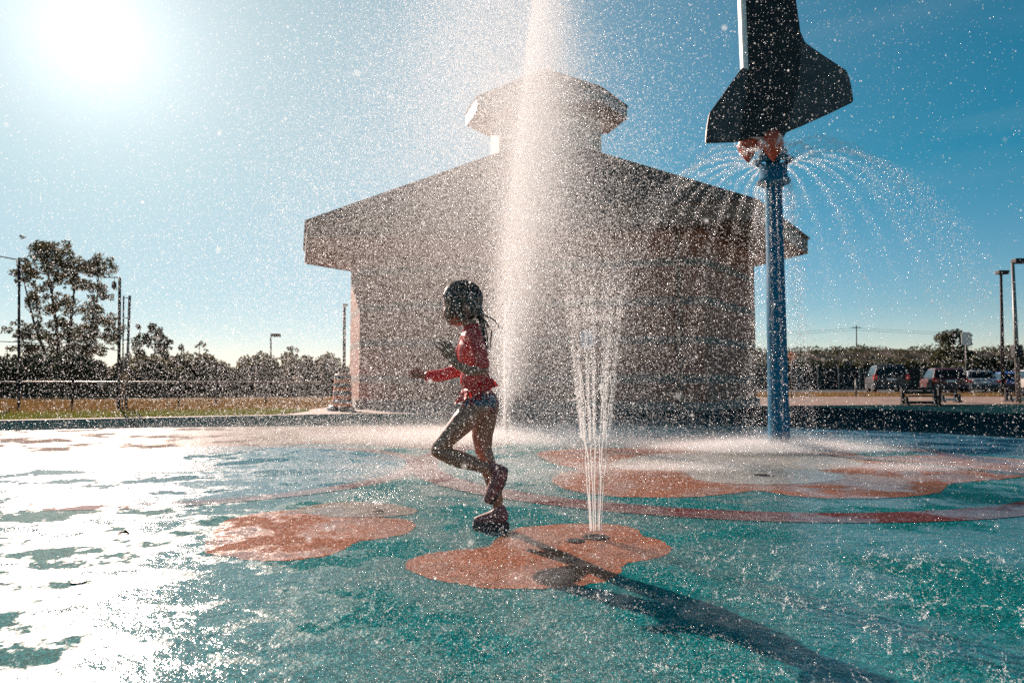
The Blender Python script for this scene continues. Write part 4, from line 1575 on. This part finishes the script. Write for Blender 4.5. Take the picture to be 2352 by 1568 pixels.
def bench(label, x0, x1, yb, ytop, Y, pale):
    b = A((x0 + x1) / 2, yb, Y); b.z = -.014
    e = empty('park_bench', b)
    tag(e, label, 'bench', 'benches on the brown paving')
    w = (A(x1, yb, Y) - A(x0, yb, Y)).x
    h = A(x0, ytop, Y).z + .014
    for s_ in (-1, 1):
        bm = bmesh.new()
        box(bm, Vector((s_ * w / 2, 0, h / 2)), (.09, .08, h))
        box(bm, Vector((s_ * w / 2, -.2, h * .25)), (.07, .07, h * .5))
        box(bm, Vector((s_ * w / 2, -.1, .03)), (.075, .42, .06))
        obj('leg', bm, M_DARK, e)
    bm = bmesh.new()
    for k in range(4):
        box(bm, Vector((0, -.26 + k * .085, h * .52)), (w * .98, .07, .035))
    obj('seat', bm, M_DARK, e)
    bm = bmesh.new()
    for k in range(2):
        box(bm, Vector((0, -.06, h * (.72 + .2 * k))), (w * .96, .03, .085))
    obj('backrest', bm, M_DARK, e)
    bm = bmesh.new(); box(bm, Vector((0, -.12, .10)), (w * .9, .1, .08)); obj('foot_bar', bm, M_SLAT if pale else M_DARK, e)


bench('large black bench directly below the gap between the dark and red cars', 2074, 2148, 930, 889, 20.5, False)
bench('smaller bench with a pale foot bar below the red hatchback', 2158, 2195, 922, 890, 24, True)
bench('bench with a pale foot bar beside the taller street lamp', 2312, 2352, 920, 890, 24.5, True)

# ------------------------------------------------------------------ traffic drum, bag, leaf, nozzles
db = A(786, 941, 17.0); db.z = -.02
e = empty('traffic_drum', db)
tag(e, 'orange and white striped traffic drum by the left corner of the brick building', 'traffic drum')
bm = bmesh.new(); lathe(bm, [(.21, .10), (.235, .12), (.235, .30), (.225, .31), (.225, .50), (.215, .51), (.215, .70), (.205, .71), (.205, .88), (.17, .92), (.06, .93)], 28)
m = Mt('drum_bands')
sx = m.n('ShaderNodeSeparateXYZ'); m.l(m.coord(), sx.inputs[0])
fr = m.math('FRACT', m.math('DIVIDE', m.math('ADD', sx.outputs[2], .11), .2))
m.l(m.mix(m.math('GREATER_THAN', fr, .52), (1.0, .20, .03), (.07, .07, .075)), m.p.inputs['Base Color'])
m.p.inputs['Roughness'].default_value = .5
obj('barrel', bm, m.m, e, True)
bm = bmesh.new(); lathe(bm, [(.30, 0), (.31, .03), (.29, .09), (.22, .11)], 28); obj('base', bm, M_BLACKRUB, e, True)
bm = bmesh.new(); tube(bm, [(-.08, 0, .93), (-.06, 0, 1.0), (.06, 0, 1.0), (.08, 0, .93)], .015, 8); obj('handle', bm, M_BLACKRUB, e, True)
wb = A(766, 941, 16.9); wb.z = -.01
bm = bmesh.new(); ell(bm, Vector((0, 0, .06)), (.13, .10, .07)); ell(bm, Vector((.03, 0, .12)), (.06, .05, .05)); ell(bm, Vector((-.10, -.02, .05)), (.07, .06, .05))
o = fused('white_bag', bm, M_WHITE, None, .012, 4); o.location = wb
tag(o, 'small white bag lying at the foot of the striped traffic drum', 'bag')
lf = G(281, 1224, .004)
bm = bmesh.new()
ol = [(-.045, 0), (-.03, .018), (-.01, .028), (.0, .02), (.02, .03), (.04, .012), (.055, 0), (.04, -.014), (.018, -.028), (0, -.02), (-.015, -.026), (-.034, -.012)]
a = [bm.verts.new((x, y, .012 * math.sin(60 * x) + .3 * abs(y))) for x, y in ol]
c_ = bm.verts.new((0, 0, 0))
for k in range(len(a)): bm.faces.new((a[k], a[(k + 1) % len(a)], c_))
bmesh.ops.solidify(bm, geom=bm.faces[:], thickness=.002)
leaf = obj('fallen_leaf', bm, plain('leaf_brown', (.16, .07, .03), .6, var=.3, scale=60)); leaf.scale = (.6, .6, .5); leaf.location = lf; leaf.rotation_euler = (R(12), R(8), .5)
tag(leaf, 'curled brown leaf lying on the wet pad at the left', 'leaf')


def nozzle(label, dx, dy, rad, holes, zl=.0):
    p = G(dx, dy)
    e = empty('floor_nozzle', p)
    tag(e, label, 'nozzle')
    bm = bmesh.new()
    lathe(bm, [(rad, .0), (rad, .0035), (rad * .9, .005), (rad * .55, .005), (rad * .5, .0042)], 28)
    obj('rim_plate', bm, M_GREYMET if zl else M_DARK, e)
    bm = bmesh.new()
    for k in range(holes):
        a = 2 * math.pi * k / holes
        lathe(bm, [(rad * .09, .003), (rad * .09, .0075), (rad * .05, .0075)], 8, (rad * .5 * math.cos(a), rad * .5 * math.sin(a), 0))
    obj('jet_tip', bm, M_GREYMET, e)
    return p


NP = nozzle('dark floor nozzle at the foot of the near fan of jets', 1368, 1234, .062, 7)
nozzle('dark idle floor nozzle left of the spouting near one', 1322, 1242, .045, 7)
nozzle('small bare floor nozzle in the bright glare at the left', 180, 1337, .026, 7, 1)
nozzle('floor nozzle on the left grey marking, half lost in spray', 868, 1172, .035, 7)
nozzle('flat floor drain on the large grey marking', 1755, 1092, .075, 7)
JB = G(1162, 1004)
nozzle('floor nozzle under the tall white jet', 1162, 1004, .10, 7)

# ------------------------------------------------------------------ water


def water_mat(name, alpha=0.0, gloss=0.12, col=(.96, .95, .94)):
    m = bpy.data.materials.new(name); m.use_nodes = True
    t = m.node_tree; t.nodes.clear()
    o = t.nodes.new('ShaderNodeOutputMaterial')
    tr = t.nodes.new('ShaderNodeBsdfTranslucent'); tr.inputs[0].default_value = (*col, 1)
    di = t.nodes.new('ShaderNodeBsdfDiffuse'); di.inputs[0].default_value = (*col, 1)
    gl = t.nodes.new('ShaderNodeBsdfGlossy'); gl.inputs['Roughness'].default_value = .15; gl.inputs[0].default_value = (1, 1, 1, 1)
    tp = t.nodes.new('ShaderNodeBsdfTransparent')
    a = t.nodes.new('ShaderNodeMixShader'); a.inputs[0].default_value = .15
    t.links.new(tr.outputs[0], a.inputs[1]); t.links.new(di.outputs[0], a.inputs[2])
    b = t.nodes.new('ShaderNodeMixShader'); b.inputs[0].default_value = gloss
    t.links.new(a.outputs[0], b.inputs[1]); t.links.new(gl.outputs[0], b.inputs[2])
    c = t.nodes.new('ShaderNodeMixShader'); c.inputs[0].default_value = alpha
    t.links.new(b.outputs[0], c.inputs[1]); t.links.new(tp.outputs[0], c.inputs[2])
    t.links.new(c.outputs[0], o.inputs[0])
    return m


M_DROP = water_mat('water_drops', .35)
M_STREAM = water_mat('water_stream', .35, .25)
M_BEAD = water_mat('water_beads', .55)
DG = {}


def drop_group(mat):
    if mat.name in DG: return DG[mat.name]
    ng = bpy.data.node_groups.new('drops_' + mat.name, 'GeometryNodeTree')
    ng.interface.new_socket('Geometry', in_out='INPUT', socket_type='NodeSocketGeometry')
    ng.interface.new_socket('Geometry', in_out='OUTPUT', socket_type='NodeSocketGeometry')
    i = ng.nodes.new('NodeGroupInput'); o = ng.nodes.new('NodeGroupOutput')
    mp = ng.nodes.new('GeometryNodeMeshToPoints')
    at = ng.nodes.new('GeometryNodeInputNamedAttribute'); at.data_type = 'FLOAT'; at.inputs['Name'].default_value = 'rad'
    sm = ng.nodes.new('GeometryNodeSetMaterial'); sm.inputs['Material'].default_value = mat
    ng.links.new(i.outputs[0], mp.inputs['Mesh'])
    ng.links.new([x for x in at.outputs if x.enabled][0], mp.inputs['Radius'])
    ng.links.new(mp.outputs[0], sm.inputs[0]); ng.links.new(sm.outputs[0], o.inputs[0])
    DG[mat.name] = ng
    return ng


def drops(name, P, rad, mat=None, parent=None):
    mat = mat or M_DROP
    P = np.asarray(P, np.float32); rad = np.asarray(rad, np.float32)
    k = P[:, 2] > .012
    P, rad = P[k], rad[k]
    me = bpy.data.meshes.new(name)
    me.vertices.add(len(P)); me.vertices.foreach_set('co', P.ravel())
    a = me.attributes.new('rad', 'FLOAT', 'POINT'); a.data.foreach_set('value', rad)
    o = link(name, me, mat, parent)
    md = o.modifiers.new('Drops', 'NODES'); md.node_group = drop_group(mat)
    return o


OCT_V = np.array([(1, 0, 0), (-1, 0, 0), (0, 1, 0), (0, -1, 0), (0, 0, 1.25), (0, 0, -1.25)], np.float32)
OCT_F = np.array([(0, 2, 4), (2, 1, 4), (1, 3, 4), (3, 0, 4), (2, 0, 5), (1, 2, 5), (3, 1, 5), (0, 3, 5)], np.int32)


def solid_drops(name, P, rad, mat=None, parent=None):
    """drops as small faceted beads in one mesh"""
    P = np.asarray(P, np.float32); rad = np.asarray(rad, np.float32)
    k = P[:, 2] > .012
    P, rad = P[k], rad[k]
    V = P[:, None, :] + OCT_V[None] * rad[:, None, None]
    Fq = OCT_F[None] + (np.arange(len(P), dtype=np.int32) * 6)[:, None, None]
    V = V.reshape(-1, 3); Fq = Fq.reshape(-1, 3)
    me = bpy.data.meshes.new(name)
    me.vertices.add(len(V)); me.vertices.foreach_set('co', V.ravel())
    me.loops.add(Fq.size); me.loops.foreach_set('vertex_index', Fq.ravel())
    me.polygons.add(len(Fq)); me.polygons.foreach_set('loop_start', np.arange(0, Fq.size, 3, dtype=np.int32))
    me.update(calc_edges=True)
    return link(name, me, mat or M_BEAD, parent)


def vary(n, lo, hi, p=2.5):
    return lo + (hi - lo) * rng.random(n) ** p


# tall jet: a narrow core that opens as it climbs past the top of the picture
JT = A(1232, -120, JB.y)
JX, JY = JB.x, JB.y
lean = (JT.x - JX) / JT.z


def jet_axis(z):
    return JX + lean * z * np.clip(z / 3.0, .35, 1.0), JY + 0 * z


n = 25000
z = 7.2 * rng.random(n) ** 2.0
r = .012 + .075 * z + .040 * z * z
g_ = rng.normal(size=(n, 2)) * (.25 + .75 * rng.random((n, 1)))
ax_, ay_ = jet_axis(z)
P = np.c_[ax_ + g_[:, 0] * r * 1.15, ay_ + g_[:, 1] * r * 1.15, z]
m_ = 4500
z = 1.6 * rng.random(m_) ** .8; r = .010 + .05 * z
ax_, ay_ = jet_axis(z)
P = np.concatenate([P, np.c_[ax_ + rng.normal(size=m_) * r * .5, ay_ + rng.normal(size=m_) * r * .5, z]])
jet = solid_drops('water_jet', P, vary(len(P), .002, .0042))
for k in range(7):
    bm = bmesh.new()
    a = 2 * math.pi * k / 7
    pts = []; rr = []
    for i in range(40):
        t = i / 39; z = .01 + 1.75 * t
        wob = .012 * t * math.sin(9 * t + 2 * k) + .006 * t * math.sin(31 * t + k)
        x0, _ = jet_axis(z)
        pts.append((float(x0) + math.cos(a) * (.012 + .065 * t) + wob, JY + math.sin(a) * (.012 + .065 * t) - wob, z))
        rr.append(max(.002, (.011 - .005 * t) * (1 + .5 * t * math.sin(27 * t + 5 * k))))
    tube(bm, pts, rr, 7)
    obj('stream', bm, M_STREAM, jet, True)
tag(jet, 'tall white jet of water shooting up in front of the brick building', 'water jet')
# its fall-out: a drifting bell of drops
def clumped(P, rad, lo=.30):
    """falling water comes in gusts: thin the drops by a few crossing waves, drawn out downwards"""
    x, y, z = P[:, 0], P[:, 1], P[:, 2]
    w = np.sin(2.3 * x + .9 * z + 1.1 * np.sin(1.7 * y)) * np.sin(3.1 * y - .7 * z + .6) + .7 * np.sin(6.1 * x - 1.3 * z + 2.0 * np.sin(.9 * z)) * np.sin(5.0 * y + 1.1) + .5 * np.sin(13.0 * x + 1.9 * z) * np.sin(9.0 * y + .5 * z)
    w = 1 / (1 + np.exp(-2.2 * w))
    k = rng.random(len(P)) < lo + (1 - lo) * w
    return P[k], rad[k]


def bell(n, lo, hi, k, tall):
    z = np.abs(rng.normal(4.0, 1.7, n)) if tall == 0 else 7.2 * (1 - rng.random(n) ** tall)
    w = (.60 + .27 * (7.0 - z)) * k
    gx = rng.normal(size=n); gy = rng.normal(size=n)
    gx = np.where(gx > 0, gx * .36, gx * 1.05)
    ax_, ay_ = jet_axis(z)
    return clumped(np.c_[ax_ + .05 + gx * w * .85 - .05 * (7 - z), ay_ + gy * w * .8, z], vary(n, lo, hi))


b1 = bell(2100000, .0011, .0024, 1.0, 0)
b2 = bell(220000, .0025, .0052, 1.12, .85)
# water dropping straight back round the jet, and coarser drops thrown out on the right
n = 260000
z = .5 + 4.3 * rng.random(n) ** .8
b3 = np.c_[JX + .02 + .055 * z + rng.normal(size=n) * (.10 + .045 * z), JY + rng.normal(size=n) * .3, z]
n4 = 42000
z = 5.2 * (1 - rng.random(n4) ** .8)
b4 = np.c_[JX + .5 + np.abs(rng.normal(size=n4)) * (.35 + .24 * (6 - z)), JY + rng.normal(size=n4) * 1.0, z]
o = drops('spray', np.concatenate([b1[0], b2[0], b3, b4]), np.concatenate([b1[1], b2[1], vary(n, .0012, .0026), vary(n4, .002, .0058)]))
o['kind'] = 'stuff'; tag(o, 'bell of falling spray around the tall jet', 'spray')
# drifting sparse drops over the whole left and top of the picture
n = 190000
P = np.c_[rng.normal(-2.2, 2.8, n), rng.uniform(3.4, 10.5, n), rng.uniform(0, 6.5, n)]
m_ = 60000
P[:m_] = np.c_[rng.normal(-2.4, 1.8, m_), rng.uniform(4.5, 10, m_), rng.uniform(0, 2.3, m_)]
n2_ = 36000
P2_ = np.c_[rng.normal(2.2, 1.5, n2_), rng.uniform(3.8, 8.5, n2_), rng.uniform(0, 6.0, n2_)]
o = drops('spray', *clumped(np.concatenate([P, P2_]), np.concatenate([vary(n, .0010, .0040, 4), vary(n2_, .0010, .0036, 3)]), .2))
o['kind'] = 'stuff'; tag(o, 'loose drops drifting through the air across the pad', 'spray')
# heavier drops caught in flight, drawn out along their path
n = 1500
P = np.concatenate([np.c_[rng.uniform(1.0, 4.6, 700), rng.uniform(3.2, 6.5, 700), rng.uniform(.4, 4.8, 700)], np.c_[rng.normal(.1, 1.2, 800), rng.uniform(3.6, 8.0, 800), rng.uniform(.2, 4.5, 800)]])
dv = np.c_[rng.normal(.5, .35, n), rng.normal(0, .3, n), rng.normal(.1, .75, n)]
dv /= np.linalg.norm(dv, axis=1)[:, None]
e1 = np.cross(dv, np.array([0.3, 1.0, 0.2])); e1 /= np.linalg.norm(e1, axis=1)[:, None]
e2 = np.cross(dv, e1)
rs = rng.uniform(.0012, .0026, n); ls = rs * rng.uniform(1.5, 6.0, n)
B = np.stack([e1 * rs[:, None], -e1 * rs[:, None], e2 * rs[:, None], -e2 * rs[:, None], dv * ls[:, None], -dv * ls[:, None]], 1) + P[:, None, :]
me = np_mesh('spray', B.reshape(-1, 3), (OCT_F[None] + (np.arange(n, dtype=np.int32) * 6)[:, None, None]).reshape(-1, 3))
o = link('spray', me, M_BEAD)
o['kind'] = 'stuff'; tag(o, 'heavier drops drawn out into short streaks as they fly', 'spray')
n = 170
y = rng.uniform(.45, 1.2, n)
P = np.c_[rng.normal(-.1, .42, n) * y, y, CAMH + rng.uniform(-.3, .55, n) * y]
o = drops('spray', P, vary(n, .0007, .0019, 2))
o['kind'] = 'stuff'; tag(o, 'a few large blurred drops right by the camera', 'spray')
n = 120000
y = rng.uniform(1.5, 3.15, n)
P = np.c_[rng.normal(-.07, .30, n) * y, y, CAMH + rng.normal(.03, .24, n) * y]
o = drops('mist', P, vary(n, .00025, .0006, 1.5))
o['kind'] = 'stuff'; tag(o, 'very fine drifting mist in front of the child', 'mist')
n = 34000
y = rng.uniform(1.3, 3.3, n)
P = np.c_[rng.normal(-.06, .30, n) * y * 1.15, y, CAMH + rng.uniform(-.40, .62, n) * y]
o = drops('spray', P, vary(n, .0005, .0017, 2.2))
o['kind'] = 'stuff'; tag(o, 'fine bright drops close to the camera, thickest round the child', 'spray')
# low mist where water lands
def low(cx, cy, sx_, sy_, n, h):
    return np.c_[rng.normal(cx, sx_, n), rng.normal(cy, sy_, n), .03 + rng.exponential(h, n)]
P = np.concatenate([low(JX + .1, JY - .5, 1.2, .75, 460000, .05), low(JX - 2.9, JY + .5, 2.0, .8, 40000, .035), low(PB.x - .15, PB.y - .12, .52, .20, 420000, .03), low(-.45, 5.3, .75, .45, 60000, .02), low(PB.x + 1.6, PB.y + 1.2, 1.4, .5, 14000, .03), low(PB.x - 1.5, PB.y - 1.75, .35, .10, 26000, .03), low(PB.x + .25, PB.y - 1.75, .3, .10, 20000, .03), low(PB.x + 1.4, PB.y - 1.75, .3, .12, 16000, .03)])
o = drops('mist', P, vary(len(P), .0008, .0018))
o['kind'] = 'stuff'; tag(o, 'low white mist of splashing water over the pad', 'mist')

# umbrella of arcs from the ring under the shuttle
pts_ = []; rad_ = []
z0 = PB.z + zr
for k in range(26):
    a = 2 * math.pi * k / 26 + .1
    v0 = rng.uniform(2.5, 3.1); vz = rng.uniform(.7, 1.1)
    m_ = 1700
    t = rng.random(m_) ** 1.35 * .93
    rr = .18 + v0 * t * (1 - .12 * t)
    zz = z0 + vz * t - 4.9 * t * t
    sp = .006 + .10 * t ** 1.6
    rk_ = vary(m_, .0022, .0062, 2.0) * (.55 + .5 * t)
    pts_.append(np.c_[PB.x + rr * math.cos(a) + rng.normal(size=m_) * sp, PB.y + rr * math.sin(a) + rng.normal(size=m_) * sp, zz + rng.normal(size=m_) * sp])
    rad_.append(rk_)
o = solid_drops('spray_umbrella', np.concatenate(pts_), np.concatenate(rad_))
tag(o, 'umbrella of thin water arcs falling from the ring below the shuttle', 'water jet')
n = 12000
t = rng.random(n) ** .9
a = rng.choice(np.linspace(0, 2 * np.pi, 22)[:-1], n) + rng.normal(size=n) * .03
rr = .165 + .16 * t + rng.normal(size=n) * .012 * (1 + 3 * t)
P = np.c_[PB.x + rr * np.cos(a), PB.y + rr * np.sin(a), (z1 - .02) * (1 - t ** 1.5)]
o = solid_drops('water_curtain', P, vary(n, .002, .0055))
tag(o, 'curtain of water strings hugging the blue pole below its collar', 'water jet')

# near fan of jets
ne = empty('water_jet', NP)
tag(ne, 'near fan of thin jets rising from the orange flower marking', 'water jet')
tops = [(-.085, -.03), (-.06, .03), (-.035, -.04), (0, .035), (.035, -.03), (.06, .03), (.085, -.01)]
P_ = []; R_ = []
for k, (tx, ty) in enumerate(tops):
    a = 2 * math.pi * k / 7
    b0 = Vector((tx * .30, ty * .3, .015))
    bm = bmesh.new()
    pts = []; rr = []
    for i in range(46):
        t = i / 45
        z = .015 + .74 * t
        f = t ** 1.15
        wob = .006 * t * math.sin(15 * t + k * 2.3) + .0035 * t * math.sin(41 * t + k * 1.7)
        pts.append(b0 + Vector((tx * .62 * f + wob, ty * .62 * f + .5 * wob, z)))
        rr.append(max(.0009, (.0031 - .0016 * t) * (1 + .55 * t * math.sin(37 * t + 3 * k))))
    tube(bm, pts, rr, 7)
    obj('stream', bm, M_STREAM, ne, True)
    m_ = 1700
    t = rng.beta(1.0, 2.2, m_)
    z = .45 + 1.15 * t
    f = (z / .62) ** 1.12
    sp = .003 + .014 * t
    P_.append(np.c_[b0.x + tx * .62 * f + rng.normal(size=m_) * sp, b0.y + ty * .62 * f + rng.normal(size=m_) * sp, z]); R_.append(vary(m_, .0008, .0024, 2))
m_ = 6500
z = 1.0 + 1.4 * rng.random(m_) ** 1.2
P_.append(np.c_[rng.normal(size=m_) * (.05 + .14 * (z - .9)), rng.normal(size=m_) * .12, z]); R_.append(vary(m_, .0008, .0026, 2))
m_ = 9000
z = .02 + 1.2 * (1 - rng.random(m_) ** .8)
w = .05 + .11 * (1.25 - z) + .05
P_.append(np.c_[rng.normal(size=m_) * w, rng.normal(size=m_) * w, z]); R_.append(vary(m_, .0006, .0017, 2.5))
o = drops('droplet', np.concatenate(P_), np.concatenate(R_), None, ne)
o['kind'] = 'stuff'
# small spurt on the left grey marking
LP = G(868, 1172)
m_ = 1500
a = rng.uniform(0, 6.28, m_); t = rng.random(m_)
P = np.c_[LP.x + np.cos(a) * t * .30 + rng.normal(size=m_) * .01, LP.y + np.sin(a) * t * .22, .03 + .34 * t * (1 - t) * rng.uniform(.3, 1.1, m_)]
o = solid_drops('water_jet', P, vary(m_, .001, .0026)); tag(o, 'low star-shaped spurt of water on the left grey marking', 'water jet')

# splash crowns where the falling drops hit the pad
P_ = []; R_ = []


def crown(p, h, dens):
    """a torn little sheet of water: a few wandering runs of drops thrown up from one spot"""
    for q in range(random.randint(1, 3)):
        m_ = int(dens * random.uniform(.6, 1.5)) + 2
        st = rng.normal(size=(m_, 3)) * h * .10
        st[:, 2] += h * random.uniform(.02, .13)
        st[:, 0] += h * random.uniform(-.12, .12)
        w = np.cumsum(st, 0)
        w[:, 2] = np.abs(w[:, 2])
        P_.append(w + np.array([p[0], p[1], .012]))
        R_.append(np.maximum(.0004, h * rng.uniform(.015, .075, m_) * np.linspace(1, .5, m_)))


for k in range(430):
    y = random.uniform(1.5, 2.9)
    x = random.gauss(.52, .16) * y
    crown((x, y), .009 + .040 * random.random() ** 2.4, random.choice((7, 12, 22)))
for k in range(300):
    y = random.uniform(1.5, 2.6)
    x = random.gauss(.05, .25) * y
    crown((x, y), random.uniform(.008, .022), 12)
for k in range(4200):
    y = random.uniform(1.5, 4.6)
    x = random.gauss(.12, .42) * y
    crown((x, y), random.uniform(.004, .011), 5)
for k in range(420):
    crown((random.gauss(PB.x - .2, 1.6), random.gauss(PB.y - 2.0, .35)), random.uniform(.015, .035), 9)
m_ = 120000
y = 1.35 + 4.2 * rng.random(m_) ** 1.5
P_.append(np.c_[rng.normal(.05, .42, m_) * y, y, .0125 + rng.exponential(.003, m_)]); R_.append(vary(m_, .0004, .0011, 3))  # loose fine drops added for the sparkle of sunlit granules
o = drops('splash', np.concatenate(P_), np.concatenate(R_))
o['kind'] = 'stuff'; tag(o, 'small white splash crowns where drops hit the pad, with fine drops added as sparkle', 'splash')
